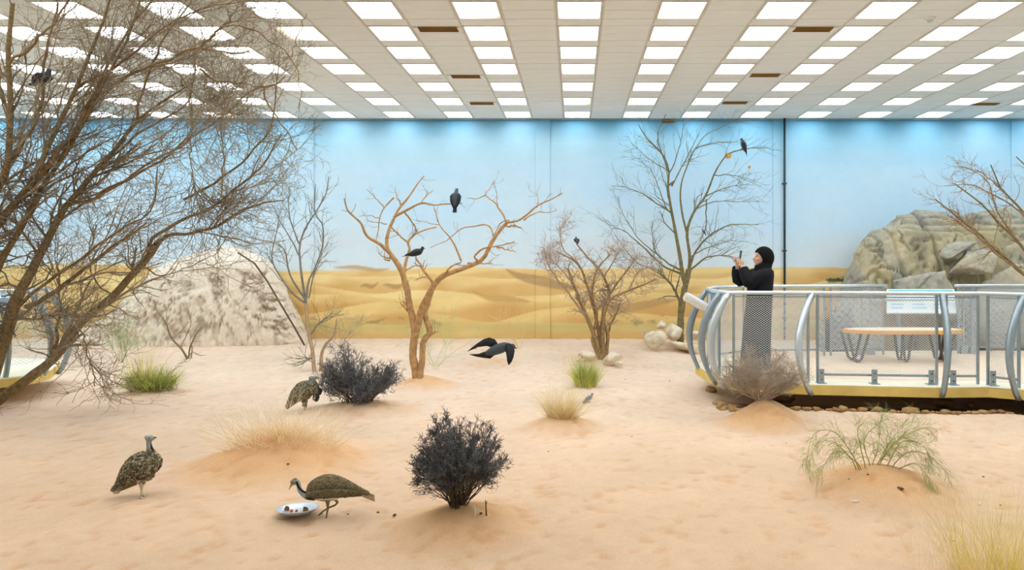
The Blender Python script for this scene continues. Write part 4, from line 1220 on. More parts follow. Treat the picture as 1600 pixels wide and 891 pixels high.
# brown shrub leaning in from the right edge
T = Tree(9.6)
for i, (pts, a, b, dz) in enumerate((
    ([(1668, 540), (1650, 480), (1600, 428), (1540, 378), (1500, 340), (1462, 312)], 5, .9, -.3),
    ([(1672, 540), (1640, 440), (1590, 380), (1530, 318), (1490, 285)], 4.4, .8, .2),
    ([(1676, 540), (1660, 420), (1612, 350), (1570, 300), (1548, 258)], 4.4, .8, -.2),
    ([(1680, 540), (1680, 400), (1650, 320), (1610, 270), (1590, 246)], 4.4, .8, .1),
    ([(1600, 428), (1560, 400), (1520, 360), (1490, 330), (1470, 322)], 2, .6, -.3), ([(1590, 380), (1560, 330), (1540, 280), (1510, 262)], 1.8, .5, .2),
    ([(1540, 378), (1500, 350), (1480, 335)], 1.5, .5, .1), ([(1612, 350), (1580, 320), (1520, 290), (1478, 292)], 1.8, .5, -.2), ([(1570, 300), (1530, 268), (1500, 262)], 1.2, .4, 0))):
    T.limb(pts, a, b, dz, .012, 18, z0=9.6 if i < 4 else None)
rs_ = thing('leaning_shrub', tuple(P(1675, 560, 9.6)), 'bare brown shrub arching in from the right edge over the outcrop', 'shrub')
build_tree(T, rs_, 4, bark_g, mat('bark_reddish', (150, 122, 88), .9, var=.25, scale=20), twig_b, [dict(k=13, length=(.2, .65), ang=(20, 60), wig=.26, bias=(-.02, 0, .06), Pn=7, t0=.25, rr=.5, rmin=.0028), dict(k=4, length=(.1, .3), ang=(25, 60), wig=.28, bias=(0, 0, .06), Pn=5, rr=.6, rmin=.0024)], 6, 5)

# big foreground tree at the left
T = Tree(7.9)
T.limb([(-12, 634), (35, 598), (76, 570), (124, 507), (176, 463), (220, 416), (246, 382)], 10.5, 5.5, -.2, .008)
T.limb([(-30, 640), (-12, 590), (4, 540), (16, 492), (40, 440), (70, 382), (105, 322), (140, 284), (156, 262), (194, 219), (215, 187), (295, 133)], 15, 2.2, -.7, .012, z0=7.7)
T.limb([(-40, 640), (-40, 480), (-20, 380), (29, 314), (48, 287), (61, 266), (90, 200), (118, 136), (150, 62), (172, -4)], 12, 3.0, -1.1, .012, z0=7.5)
T.limb([(-60, 640), (-50, 420), (-20, 330), (8, 270), (16, 200), (13, 100), (20, 4)], 12, 5, -1.0, .010, z0=7.4)
T.limb([(-60, 560), (-10, 430), (20, 380), (60, 300), (110, 230), (140, 170), (200, 60), (222, -2)], 9, 2.4, -1.2, .012, z0=7.6)
NT = 5
for pts, a, b, dz in (
    ([(246, 382), (262, 371), (330, 355), (390, 324), (441, 312)], 4.2, 1.2, -.3),
    ([(232, 398), (240, 372), (300, 340), (346, 310), (402, 268), (442, 210)], 3.6, 1.2, -.4),
    ([(144, 154), (201, 118), (251, 97), (312, 75), (359, 83), (388, 79)], 3.6, 1.3, -.2),
    ([(312, 74), (345, 43), (364, 25)], 2.6, 1.5, -.1),
    ([(313, 108), (341, 129), (377, 129), (417, 135), (449, 118)], 2.2, 1.0, -.1),
    ([(345, 41), (377, 41), (413, 57), (456, 90), (470, 133), (467, 172)], 1.8, .8, -.1),
    ([(456, 90), (468, 50), (478, 20)], 1.2, .7, 0),
    ([(412, 135), (417, 162), (442, 194), (465, 235)], 2.0, .8, .1),
    ([(150, 310), (201, 280), (251, 251), (298, 215), (345, 187), (392, 144), (440, 130)], 2.8, .8, -.3),
    ([(287, 312), (338, 284), (395, 233), (424, 201), (431, 150), (436, 80)], 2.6, .9, -.3),
    ([(47, 287), (90, 240), (144, 154), (190, 60), (240, 0)], 4.5, 1.6, -.4),
    ([(215, 187), (230, 120), (262, 50), (300, 2)], 2.4, 1.2, -.3),
    ([(156, 262), (230, 200), (298, 150), (305, 60)], 2.6, 1.0, .3),
    ([(105, 322), (170, 300), (240, 250), (298, 213), (296, 130)], 2.8, .9, .2),
    ([(76, 570), (90, 520), (94, 470), (90, 420)], 3.2, 1.6, -.4),
    ([(40, 480), (80, 460), (120, 430), (180, 380), (230, 350)], 5.5, 1.6, .2),
    ([(16, 492), (60, 450), (130, 400), (200, 352), (236, 330), (246, 260)], 3.4, 1.0, -.4),
    ([(124, 505), (132, 530), (142, 570), (150, 601)], 1.4, .9, -.3),
    ([(4, 540), (30, 500), (60, 500), (110, 478)], 2.0, 1.0, -.4),
    ([(345, 310), (350, 250), (346, 200), (350, 130)], 1.4, .7, .1), ([(298, 215), (300, 280), (320, 320)], 1.3, .6, 0),
    ([(13, 100), (60, 60), (110, 0)], 3.2, 1.6, 0), ([(8, 270), (60, 180), (70, 100), (90, 2)], 3.6, 1.8, -.2), ([(16, 200), (0, 120), (-10, 0)], 3, 2, 0), ([(29, 312), (80, 260), (130, 190), (160, 110)], 3.0, 1.2, .2),
    ([(118, 136), (200, 90), (260, 40), (330, 10), (380, 2)], 2.6, .9, -.1), ([(250, 97), (290, 130), (298, 190)], 1.4, .7, 0), ([(377, 129), (350, 160), (346, 187)], 1.2, .6, 0),
    ([(220, 416), (260, 430), (330, 400), (340, 390)], 1.3, .6, 0), ([(176, 463), (150, 440), (140, 400), (150, 350)], 2.0, .8, .2), ([(20, 380), (0, 330), (40, 260), (50, 190)], 2.8, 1.2, .1)):
    T.limb(pts, a, b, dz, .012, 22)
T.L = [smooth_path(l, 22) for l in T.L]; T.R = [np.interp(np.linspace(0, 1, 22), np.linspace(0, 1, len(r)), r) for r in T.R]
for l in T.L: l[:, 2] = np.minimum(l[:, 2], CEIL - .06)
T.R = [r * (.82 if i in (0,) or i >= NT else (np.linspace(.85, .5, len(r)))) for i, r in enumerate(T.R)]
bt = thing('large_tree', tuple(P(-30, 640, 7.7)), 'large dense bare tree with tangled grey brown branches filling the upper left', 'tree')
build_tree(T, bt, NT, bark_g, mat('bark_branch', (138, 112, 76), .88, var=.3, scale=18, bump=.4, bscale=60), mat('twig_mix', (150, 134, 108), .9, var=.35, scale=5), [dict(k=7, length=(.6, 1.5), ang=(8, 40), wig=.12, bias=(.03, 0, .03), Pn=12, t0=.25, rr=.55, rmin=.0055), dict(k=9, length=(.2, .7), ang=(20, 60), wig=.2, bias=(.02, 0, .02), Pn=8, t0=.12, rr=.5, rmin=.0034),
    dict(k=3, length=(.12, .40), ang=(25, 75), wig=.25, bias=(0, 0, .04), Pn=6, rr=.6, rmin=.0026), dict(k=1, length=(.06, .2), ang=(30, 80), wig=.32, bias=(0, 0, 0), Pn=4, rr=.7, rmin=.002)], clip=leftclip)
BTREE = T
p, r = T.arrays([1, 2, 3, 4, 10, 11, 22, 23, 24, 25, 29]); p, r = sprout(p, r, 14, (.5, 1.4), (10, 45), .12, (.02, 0, .05), 11, .35, 1, .4, .005, clip=lambda q: leftclip(q) & (q[:, :, 0].max(1) < -3.6))
p2, r2 = sprout(p, r, 8, (.15, .5), (20, 60), .2, (0, 0, .02), 7, .15, 1, .5, .003, clip=leftclip)
upper = [(p, r), (p2, r2)]; tube_obj('upper_twigs', upper, mat('twig_upper', (140, 122, 96), .9, var=.3, scale=5), bt, 3, kind='stuff')
# extra tangle over the trunk at the left
p, r = T.arrays([1, 2, 3, 4, 15, 16]); p, r = sprout(p, r, 60, (.15, .6), (40, 90), .4, (0, -.04, 0), 7, .15, .9, .3, .0026, clip=inroom)
p2, r2 = sprout(p, r, 3, (.1, .25), (30, 80), .4, (0, 0, 0), 5, clip=inroom, rmin=.002)
tube_obj('tangled_twigs', [(p, r), (p2, r2)], twig_grey, bt, 3, kind='stuff')

# ------------------------------------------------------------ shrubs
def bush(name, base, fans, label, stemm, leafm, n_stems, H, spread, seed, k1=6, k2=5, leaf_n=9000, leaf_l=(.006, .014), leaf_w=.0022, twl=(.08, .2), rad=.006, crownfn=None, sub=.55, cat='shrub', bias=(0, 0, .12), t0=.4, leafbias=.3, foot=.02):
    rs = np.random.RandomState(seed)
    root = thing(name, tuple(base), label, cat)
    N_ = n_stems; Pn = 12
    S = np.empty((N_, Pn, 3)); az = rs.uniform(0, 2 * PI, N_); se = rs.uniform(sub, 1, N_); ce = np.sqrt(1 - se * se); q = rs.uniform(.72, .93, N_)
    tip = np.stack([np.cos(az) * spread[0] * ce ** .6 * q, np.sin(az) * spread[1] * ce ** .6 * q, H * se ** .85 * q], 1)
    if crownfn is not None: tip[:, 2] *= crownfn(tip[:, 0])
    for j in range(Pn):
        t = j / (Pn - 1)
        S[:, j] = np.stack([tip[:, 0] * t ** .95, tip[:, 1] * t ** .95, tip[:, 2] * t ** 1.05 - .02], 1)
    S += np.cumsum(rs.normal(size=S.shape) * .006, 1)
    S[:, 0] = np.stack([rs.normal(size=N_) * .02, rs.normal(size=N_) * .02, np.full(N_, -.02)], 1)
    ft = rs.normal(size=(N_, 2)) * foot; ft[:, 0] += tip[:, 0] * foot * 2
    S[:, :, :2] += ft[:, None, :] * (1 - np.linspace(0, 1, Pn))[None, :, None]
    S = S + np.array(base)
    R_ = np.linspace(1, .3, Pn)[None] * rs.uniform(.6, 1.1, N_)[:, None] * rad
    for i in range(min(N_, 14)): tube_obj('stem', [(S[i:i+1], R_[i:i+1])], stemm, root, 5)
    sets = []
    if N_ > 14: sets.append((S[14:], R_[14:]))
    p1, r1 = sprout(S, R_, k1, twl, (18, 50), .22, bias, 6, t0, 1, .5, .0014, rs=rs)
    p2, r2 = sprout(p1, r1, k2, (twl[0] * .5, twl[1] * .6), (20, 60), .28, bias, 5, .2, 1, .6, .0011, rs=rs)
    sets += [(p1, r1), (p2, r2)]
    tube_obj('twigs', sets, stemm, root, 3, kind='stuff')
    if leaf_n:
        M = len(p2); i = rs.randint(0, M, leaf_n); t = rs.uniform(.0, 1, leaf_n) * (p2.shape[1] - 1.01); k = t.astype(int); f = (t - k)[:, None]
        o = p2[i, k] * (1 - f) + p2[i, k+1] * f
        d = norm(norm(p2[i, k+1] - p2[i, k]) + rs.normal(size=(leaf_n, 3)) * .7 + np.array([0, 0, leafbias])); L = rs.uniform(*leaf_l, leaf_n)[:, None]
        s = norm(np.cross(d, rs.normal(size=(leaf_n, 3)))) * leaf_w
        V = np.stack([o, o + d * L * .5 + s, o + d * L, o + d * L * .5 - s], 1).reshape(-1, 3)
        Qf = np.arange(leaf_n * 4).reshape(-1, 4)
        lf = obj('leaves', mesh_np('leaves', V, Qf), leafm, root); lf['kind'] = 'stuff'
    return root
dstem = mat('dark_stem', (96, 84, 62), .9, var=.3, scale=30); dleaf = mat('slate_leaf', (116, 122, 134), .85, var=.3, scale=14)
b0 = on_ground(722, 790); b0.z = gz(*b0.xy)
b0 = Vector(((717 - CX) / F * M_BUSH[1], M_BUSH[1], gz((717 - CX) / F * M_BUSH[1], M_BUSH[1])))
cf1 = lambda x: 1 - .08 * np.exp(-((x - .07) / .03) ** 2) + .05 * np.exp(-((x - .13) / .05) ** 2) - .06 * sstep(.02, .3, -x)
bush('dark_bush', b0, None, 'dense rounded slate grey bush on a sand mound, closest to the viewer', dstem, dleaf, 120, .665, (.36, .33), 3, 12, 7, 130000, (.004, .009), .0016, (.05, .12), .0055, cf1, .40, bias=(0, 0, .04), t0=.45, leafbias=.1)
x2 = M_BUSH2[0]; b2 = Vector((x2 - .02, M_BUSH2[1], gz(x2, M_BUSH2[1])))
cf2 = lambda x: .90 + .26 * np.exp(-((x + .18) / .20) ** 2) - .34 * np.exp(-((x - .14) / .10) ** 2) + .12 * np.exp(-((x - .42) / .14) ** 2) - .1 * sstep(.25, .6, -x)
r_ = bush('dark_bush', b2, None, 'wide slate grey bush with a notched top in front of the centre tree', dstem, dleaf, 110, .70, (.56, .36), 8, 11, 6, 80000, (.006, .012), .0024, (.07, .17), .0060, cf2, .34, bias=(0, 0, .06), t0=.35, leafbias=.1, foot=.06)
gstem = mat('grey_dry_stem', (188, 172, 152), .9, var=.2, scale=20); gleaf = mat('dry_tip', (178, 162, 146), .9, var=.2, scale=9)
b3 = Vector((2.06, 7.06, gz(2.06, 7.06)))
bush('dry_bush', b3, None, 'dry grey brown bush in front of the platform below the woman', gstem, gleaf, 90, .60, (.58, .27), 12, 10, 6, 16000, (.008, .018), .0022, (.08, .20), .006, None, .35, t0=.3)

x4 = (1310 - CX) / F * 10.9
bush('grey_bush', Vector((x4, 10.9, gz(x4, 10.9))), None, 'dark blue grey bush behind the mesh at the left foot of the outcrop', dstem, mat('blue_grey_leaf', (98, 112, 124), .85, var=.3, scale=9), 50, 1.12, (.36, .2), 21, 9, 6, 24000, (.015, .03), .006, (.1, .26), .008, None, .3, t0=.3)

# ------------------------------------------------------------ grasses
def blade_part(base, n, L, spread, lean, root, m, name='blades', seed=0, w=.0022, droop=.5, Pn=6, foot=.05, col=None, up=1.0, flatz=None):
    rs = np.random.RandomState(seed)
    az = rs.uniform(0, 2*PI, n); ln = np.abs(rs.normal(size=n)) * lean; l = rs.uniform(L[0], L[1], n)
    fx = np.stack([np.cos(az), np.sin(az)], 1) * np.sqrt(rs.uniform(0, 1, n))[:, None] * np.array(foot if hasattr(foot, '__len__') else (foot, foot))
    d = norm(np.stack([np.cos(az) * ln + spread[0] * rs.normal(size=n), np.sin(az) * ln + spread[1] * rs.normal(size=n), np.full(n, up)], 1))
    o = np.stack([base[0] + fx[:, 0], base[1] + fx[:, 1], ground(base[0] + fx[:, 0], base[1] + fx[:, 1]) - .01], 1)
    pts = np.empty((n, Pn, 3)); pts[:, 0] = o; g = rs.uniform(.2, 1, n)[:, None] * droop
    for j in range(1, Pn):
        d = norm(d + np.array([0, 0, -1.]) * g * (j / Pn) + rs.normal(size=(n, 3)) * .05); pts[:, j] = pts[:, j-1] + d * (l / (Pn - 1))[:, None]
    s = norm(np.cross(d, rs.normal(size=(n, 3))))[:, None, :] * (w * np.linspace(1, .15, Pn))[None, :, None]
    V = np.stack([pts - s, pts + s], 2).reshape(-1, 3)
    i = np.arange(n * Pn * 2).reshape(n, Pn, 2)
    Qf = np.stack([i[:, :-1, 0], i[:, :-1, 1], i[:, 1:, 1], i[:, 1:, 0]], -1).reshape(-1, 4)
    o_ = obj(name, mesh_np(name, V, Qf), m, root); o_['kind'] = 'stuff'
    return pts
straw = mat('straw', (232, 214, 160), .8, var=.15, scale=6); pale = mat('pale_straw', (246, 228, 194), .8, var=.1, scale=6)
green = mat('fresh_green', (128, 152, 62), .7, var=.25, scale=9); ygreen = mat('yellow_green', (206, 208, 108), .75, var=.2, scale=7); dgreen = mat('green_base', (92, 112, 44), .75, var=.2, scale=9)
yel = mat('yellow_grass', (232, 214, 122), .8, var=.12, scale=6)
def tuft(name, px, mnd, label):
    z = mnd[1]; x = (px - CX) / F * z
    return thing(name, (x, z, gz(x, z)), label, 'grass'), (x, z)
t, b = tuft('grass_tuft', 236, M_GREEN, 'bright green grass tuft with yellow tips in front of the rock mound')
blade_part(b, 900, (.14, .36), (.15, .1), .55, t, green, 'green_blades', 1, .0032, .5, foot=(.26, .14)); blade_part(b, 700, (.2, .42), (.2, .12), .6, t, ygreen, 'yellow_blades', 2, .0028, .5, foot=(.26, .15))
blade_part((b[0] - .1, b[1]), 160, (.45, .75), (.14, .1), .2, t, yel, 'tall_blades', 3, .0018, .3, foot=(.14, .1)); blade_part(b, 300, (.08, .2), (.1, .1), .5, t, dgreen, 'dark_blades', 4, .003, .3, foot=(.26, .15))
g2 = on_ground(915, 604)
t = thing('grass_tuft', tuple(g2), 'yellow green upright grass tuft between the pigeon and the spreading shrub', 'grass')
blade_part(g2, 420, (.2, .42), (.12, .1), .25, t, green, 'green_blades', 11, .0028, .3, foot=.10); blade_part(g2, 500, (.25, .50), (.2, .12), .35, t, ygreen, 'yellow_blades', 12, .0024, .3, foot=.15); blade_part(g2, 150, (.3, .6), (.3, .2), .4, t, straw, 'dry_blades', 13, .0016, .4, foot=.15)
t, b = tuft('dry_grass', 878, M_DRY2, 'straw coloured dry grass clump on the mound beside the grey pigeon')
blade_part(b, 520, (.2, .48), (.35, .2), .5, t, straw, 'dry_blades', 21, .0018, .35, foot=(.16, .12)); blade_part(b, 200, (.1, .2), (.3, .2), .6, t, mat('brown_straw', (196, 160, 104), .9, var=.2), 'short_blades', 22, .002, .5, foot=(.15, .1))
t, b = tuft('dry_grass', 437, M_DRY, 'wide pale dry grass clump crowning the largest sand mound at the left')
blade_part(b, 1000, (.18, .50), (.55, .3), .9, t, pale, 'dry_blades', 31, .0017, .3, foot=(.50, .22)); blade_part(b, 500, (.08, .2), (.4, .3), .7, t, mat('gold_straw', (232, 196, 134), .9, var=.2), 'short_blades', 32, .0014, .5, foot=(.26, .14))
t = thing('corner_grass', (3.15 * 1.0, 4.0, 0), 'pale yellow dry grass at the bottom right corner', 'grass')
q = on_ground(1570, 905)
t.location = q
blade_part(q, 650, (.25, .62), (.25, .2), .35, t, yel, 'tall_blades', 41, .0011, .25, foot=(.30, .22)); blade_part((q.x - .2, q.y), 90, (.5, .75), (.25, .2), .2, t, pale, 'long_blades', 42, .0009, .2, foot=(.4, .2))
# weeping green shrub on the right mound
zb = M_WEEP[1]
def weep():
    rs = np.random.RandomState(5)
    t = thing('weeping_shrub', (M_WEEP[0], zb, gz(M_WEEP[0], zb)), 'feathery green drooping shrub on a sand mound at the right', 'shrub')
    gst = mat('green_stem', (168, 164, 98), .8, var=.2, scale=9); gl = mat('green_needle', (178, 182, 118), .8, var=.25, scale=9)
    S = []; R_ = []
    for (x0, y0, pts) in (
        (0, 0, [(1342, 728), (1325, 700), (1305, 676), (1280, 673), (1266, 690), (1258, 742)]), (0, 0, [(1338, 728), (1320, 705), (1300, 690), (1275, 695), (1262, 735)]),
        (0, 0, [(1352, 728), (1345, 700), (1340, 672), (1350, 660)]), (0, 0, [(1362, 728), (1372, 700), (1376, 660), (1380, 642)]), (0, 0, [(1368, 728), (1392, 700), (1420, 670), (1432, 645)]),
        (0, 0, [(1372, 728), (1400, 690), (1440, 670), (1464, 672), (1462, 690)]), (0, 0, [(1360, 728), (1350, 690), (1372, 662), (1400, 650)]), (0, 0, [(1392, 730), (1420, 706), (1450, 712), (1480, 740), (1482, 756)]),
        (0, 0, [(1385, 730), (1410, 690), (1446, 700), (1452, 730)]), (0, 0, [(1346, 728), (1330, 716), (1310, 700), (1292, 720), (1276, 752)]), (0, 0, [(1400, 735), (1430, 724), (1450, 745), (1462, 770)]), (0, 0, [(1370, 728), (1385, 700), (1410, 665), (1420, 655)])):
        dz = rs.uniform(-.3, .3); n = 16; q = smooth_path(np.array(pts, float), n); z = zb + dz * np.linspace(0, 1, n)
        W_ = np.stack([(q[:, 0] - CX) / F * z, z, HC - (q[:, 1] - CY) / F * z], 1)
        W_[:, 2] = np.maximum(W_[:, 2], ground(W_[:, 0], W_[:, 1]) + .005); W_[0, 2] -= .03
        S.append(W_); R_.append(np.linspace(.0042, .0012, n))
    S = np.stack(S); R_ = np.stack(R_)
    for i in range(len(S)): tube_obj('stem', [(S[i:i+1], R_[i:i+1])], gst, t, 5)
    p, r = sprout(S, R_, 36, (.07, .22), (20, 55), .16, (0, 0, -.10), 7, .10, .92, .5, .0010, rs=rs)
    p2, r2 = sprout(p, r, 6, (.05, .14), (15, 45), .14, (0, 0, -.12), 5, .2, 1, .7, .0009, rs=rs)
    tube_obj('needles', [(p, r), (p2, r2)], gl, t, 3, kind='stuff')
weep()
# faint shrubs against the mural and the mound
def wisp(px, py, z, H, W_, n, m, label, seed, k=6, lean=.5, name='wispy_shrub'):
    x = (px - CX) / F * z; b = (x, z); rs = np.random.RandomState(seed); g = gz(x, z)
    t = thing(name, (x, z, g), label, 'shrub')
    az = rs.uniform(0, 2*PI, n); d = norm(np.stack([np.cos(az) * lean, np.sin(az) * lean * .5, np.ones(n)], 1)); Pn = 8
    pts = np.empty((n, Pn, 3)); pts[:, 0] = (x, z, g - .02)
    for j in range(1, Pn): d = norm(d + rs.normal(size=(n, 3)) * .14 * np.array([W_ / H * 1.5, .5, 1])); pts[:, j] = pts[:, j-1] + d * (H * rs.uniform(.8, 1.1, n) / Pn)[:, None]
    r = np.linspace(.005, .0016, Pn)[None] * np.ones((n, 1))
    for i in range(min(n, 6)): tube_obj('stem', [(pts[i:i+1], r[i:i+1])], m, t, 4)
    p1, r1 = sprout(pts, r, k, (H * .2, H * .5), (20, 50), .2, (0, 0, .1), 6, .25, 1, .5, .0018, clip=inroom, rs=rs)
    p2, r2 = sprout(p1, r1, 3, (H * .1, H * .25), (20, 50), .2, (0, 0, .1), 4, .3, 1, .6, .0016, clip=inroom, rs=rs)
    tube_obj('twigs', [(p1, r1), (p2, r2)], m, t, 3, kind='stuff')
lg = mat('light_green_wisp', (196, 204, 140), .85, var=.15, scale=6); ly = mat('straw_wisp', (226, 200, 140), .85, var=.1, scale=6); lw = mat('whitish_wisp', (214, 212, 196), .85, var=.1); gg = mat('green_wisp', (150, 176, 110), .85, var=.2)
wisp(680, 573, 10.7, 1.05, 1.4, 12, lg, 'pale green wispy shrub seen behind the centre tree trunk', 1, 9, .9)
wisp(812, 540, 12.2, 1.0, .8, 12, ly, 'straw coloured wispy shrub against the painted dunes', 2, 7, .6)
wisp(1022, 510, 12.6, .38, .5, 14, lw, 'small whitish shrub behind the stones near the tall tree', 3, 6, 1.2)
wisp(190, 545, 11.0, .80, .7, 14, gg, 'faint green shrub in front of the left part of the rock mound', 4, 8, .6)
wisp(532, 552, 12.4, .75, .7, 10, mat('grey_wisp', (150, 144, 128), .85), 'faint grey shrub against the mural left of the centre tree', 6, 7, .8)
wisp(130, 552, 10.8, .55, .5, 10, twig_grey, 'grey dry shrub under the big branch near the rock mound', 7, 6, .8)
# ------------------------------------------------------------ birds
feather_m = mat('feathers', attr=True, rough=.85, var=.12, scale=60, bump=.3, bscale=160, spec=.15)
eye_m = mat('eye', (18, 14, 10), .15, var=0, spec=.6)
def crop2(x0, y0, s, z):
    return (lambda a, b, dy=0.0: P(x0 + a * s, y0 + b * s, z) + Vector((0, dy, 0))), s * z / F
def plumage(root, me, sel, back, n, L, w, cols, seed, lift=.35, dark_tip=True):
    """small overlapping feather blades on the upper side, laid along `back`"""
    rs = np.random.RandomState(seed); me.update()
    co = co_of(me); me.calc_loop_triangles()
    tr = np.empty(len(me.loop_triangles) * 3, np.int32); me.loop_triangles.foreach_get('vertices', tr); tr = tr.reshape(-1, 3)
    A_, B_, C0 = co[tr[:, 0]], co[tr[:, 1]], co[tr[:, 2]]
    cr = np.cross(B_ - A_, C0 - A_); ar = np.linalg.norm(cr, axis=1)
    cand = rs.choice(len(tr), n * 6, p=ar / ar.sum()); w1 = np.sqrt(rs.rand(len(cand), 1)); w2 = rs.rand(len(cand), 1)
    pos = A_[cand] * (1 - w1) + B_[cand] * w1 * (1 - w2) + C0[cand] * w1 * w2; nrm_ = norm(cr[cand])
    ok = np.where(sel(pos, nrm_))[0][:n]; n = len(ok)
    if n == 0: return
    o = pos[ok]; N_ = nrm_[ok]
    b = norm(np.array(back)[None] + rs.normal(size=(n, 3)) * .18); b = norm(b - N_ * (b * N_).sum(1, keepdims=True) * (1 - .0))
    s = norm(np.cross(b, N_)); l = rs.uniform(.7, 1.2, n)[:, None] * L; ww = rs.uniform(.8, 1.2, n)[:, None] * w
    up = N_ * l
    V = np.stack([o - s * ww * .5, o + s * ww * .5, o + b * l * .6 + s * ww + up * lift * .25, o + b * l + up * lift * .3, o + b * l * .6 - s * ww + up * lift * .25], 1).reshape(-1, 3)
    k = np.arange(n * 5).reshape(n, 5)
    cc = linA(cols[0])[None] * np.ones((n, 1)); r = rs.rand(n)
    for q, c in enumerate(cols[1:]):
        m_ = (r > (q + 1) / len(cols)); cc[m_] = linA(c)
    C_ = np.repeat(cc[:, None], 5, 1)
    if dark_tip: C_[:, 3] *= .5; C_[:, 2] *= .8; C_[:, 4] *= .8
    f = obj('feathers', mesh_np('feathers', V, k, C_.reshape(-1, 3)), feather_m, root); f['kind'] = 'stuff'

def toes(b, p, L, r, yaw=0):
    for a in (-.5, 0, .5, PI):
        l = L * (.5 if a == PI else 1); d = Vector((math.cos(a + yaw), math.sin(a + yaw), 0))
        b.tube([p + Vector((0, 0, r)), p + d * l * .6 + Vector((0, 0, r)), p + d * l + Vector((0, 0, r * .5))], [r, r, r * .6], 6)

HCOL = [(168, 152, 120), (104, 92, 70), (62, 56, 46), (124, 112, 88), (78, 70, 56), (200, 188, 158)]
# standing bustard
q, s = crop2(140, 660, .157, 4.87); b = MB()
b.tube([q(235, 690), q(330, 608), q(430, 512), q(520, 448), q(610, 425), q(665, 440), q(695, 455)], [k * s for k in (22, 72, 128, 152, 132, 88, 30)], 18, .82)
b.tube([q(625, 400), q(612, 320), q(596, 255), q(590, 205), q(592, 165)], [k * s for k in (85, 46, 28, 24, 26)], 14)
b.ball(q(600, 160), (44 * s, 30 * s, 32 * s)); b.ball(q(570, 150), (24 * s, 16 * s, 20 * s))
b.tube([q(625, 158), q(650, 154), q(672, 150)], [14 * s, 9 * s, 3 * s], 8)
for (x0, x1, dy) in ((478, 500, .03), (548, 535, -.03)):
    b.tube([q(x0 + 10, 560, dy), q(x0, 625, dy), q((x0 + x1) / 2, 680, dy), q(x1, 745, dy)], [34 * s, 15 * s, 9 * s, 8.5 * s], 8)
    toes(b, q(x1, 748, dy), .04, .0045, 0)
me = remeshed(b, .0042, 1); co = co_of(me).astype(float)
def px_of(co): return CX + co[:, 0] / co[:, 1] * F, CY - (co[:, 2] - HC) / co[:, 1] * F
u, v = px_of(co); cx_, cy_ = (u - 140) / .157, (v - 660) / .157
c = np.tile(linA([112, 100, 78]), (len(co), 1)) * (.5 + noise3(co * 60, 3, 3))[:, None]
m_ = sstep(300, 240, cy_)[:, None]; c = c * (1 - m_) + linA([150, 156, 150]) * m_
m_ = (sstep(320, 270, cy_) * sstep(180, 230, cy_) * sstep(598, 612, cx_))[:, None]; c = c * (1 - m_) + linA([26, 26, 28]) * m_
m_ = (sstep(560, 600, cy_) * sstep(460, 480, cx_))[:, None]; c = c * (1 - m_) + linA([206, 194, 166]) * m_
m_ = (sstep(640, 690, cy_) * sstep(330, 250, cx_))[:, None]; c = c * (1 - m_) + linA([226, 222, 210]) * m_
m_ = (cx_ > 645) & (cy_ < 175); c[m_] = linA([60, 58, 52])
set_col(me, c)
h1 = thing('bustard', tuple(q(520, 750)), 'mottled bustard standing upright in the sand at the lower left, seen from behind', 'bird')
obj('body', me, feather_m, h1)
plumage(h1, me, lambda a, n: (lambda X_: (X_[1] > 660 + .157 * 290) & (X_[1] < 660 + .157 * 600 + (X_[0] < 140 + .157 * 440) * 12) & (n[:, 2] > -.55))(px_of(a)), q(235, 690) - q(610, 420), 3200, .021, .0050, HCOL, 1, .12)
MB().ball(q(612, 152, -.028 * 1.0 * 30 * s / .028 * .9), (.0042, .003, .0042), 8, 6).build('eye', eye_m, h1, True)
for dx in (0, 18, 36):
    MB().tube([q(300 + dx, 640), q(265 + dx, 680), q(238 + dx * 1.2, 712 - dx * .1)], [.008, .010, .006], 6, .4).build('tail_feather', mat('tail_feather', (190, 180, 156), .85, var=.3, scale=60), h1, True)

# feeding bustard
q, s = crop2(420, 720, .1375, 4.52); b = MB()
b.tube([q(452, 385), q(520, 335), q(640, 305), q(760, 302), q(880, 315), q(1000, 340), q(1130, 366)], [k * s for k in (48, 108, 146, 134, 96, 55, 16)], 18, .72)
b.tube([q(520, 390), q(440, 400), q(385, 370), q(350, 325), q(338, 270), q(318, 225)], [k * s for k in (66, 42, 31, 26, 25, 26)], 14)
b.ball(q(650, 372), (190 * s, 70 * s, 88 * s), 20, 12); b.ball(q(285, 245), (42 * s, 26 * s, 34 * s)); b.ball(q(300, 212), (26 * s, 14 * s, 18 * s))
b.tube([q(262, 270), q(245, 300), q(224, 338)], [15 * s, 10 * s, 3 * s], 8)
b.tube([q(690, 425, -.03), q(688, 470, -.03), q(690, 530, -.03), q(676, 600, -.03), q(668, 655, -.03)], [k * s for k in (34, 20, 13, 10, 9)], 8); toes(b, q(662, 668, -.03), .045, .0045, PI)
b.tube([q(735, 430, .03), q(742, 462, .03), q(764, 495, .03), q(735, 525, .03), q(660, 555, .03), q(600, 592, .03), q(548, 640, .03)], [k * s for k in (34, 20, 15, 12, 11, 11, 9)], 8)
b.tube([q(548, 640, .03), q(530, 655, .03)], [9 * s, 6 * s], 6); b.tube([q(575, 615, .03), q(590, 640, .045)], [8 * s, 5 * s], 6)
me = remeshed(b, .0040, 1); co = co_of(me).astype(float)
u, v = px_of(co); cx_, cy_ = (u - 420) / .1375, (v - 720) / .1375
c = np.tile(linA([128, 114, 84]), (len(co), 1)) * (.55 + .9 * noise3(co * 70, 3, 3))[:, None]
ln = 372 + (cx_ - 450) * .05 - 40 * sstep(800, 1000, cx_)
m_ = (sstep(ln + 8, ln + 24, cy_) * sstep(470, 500, cx_))[:, None]; c = c * (1 - m_) + linA([236, 226, 206]) * m_
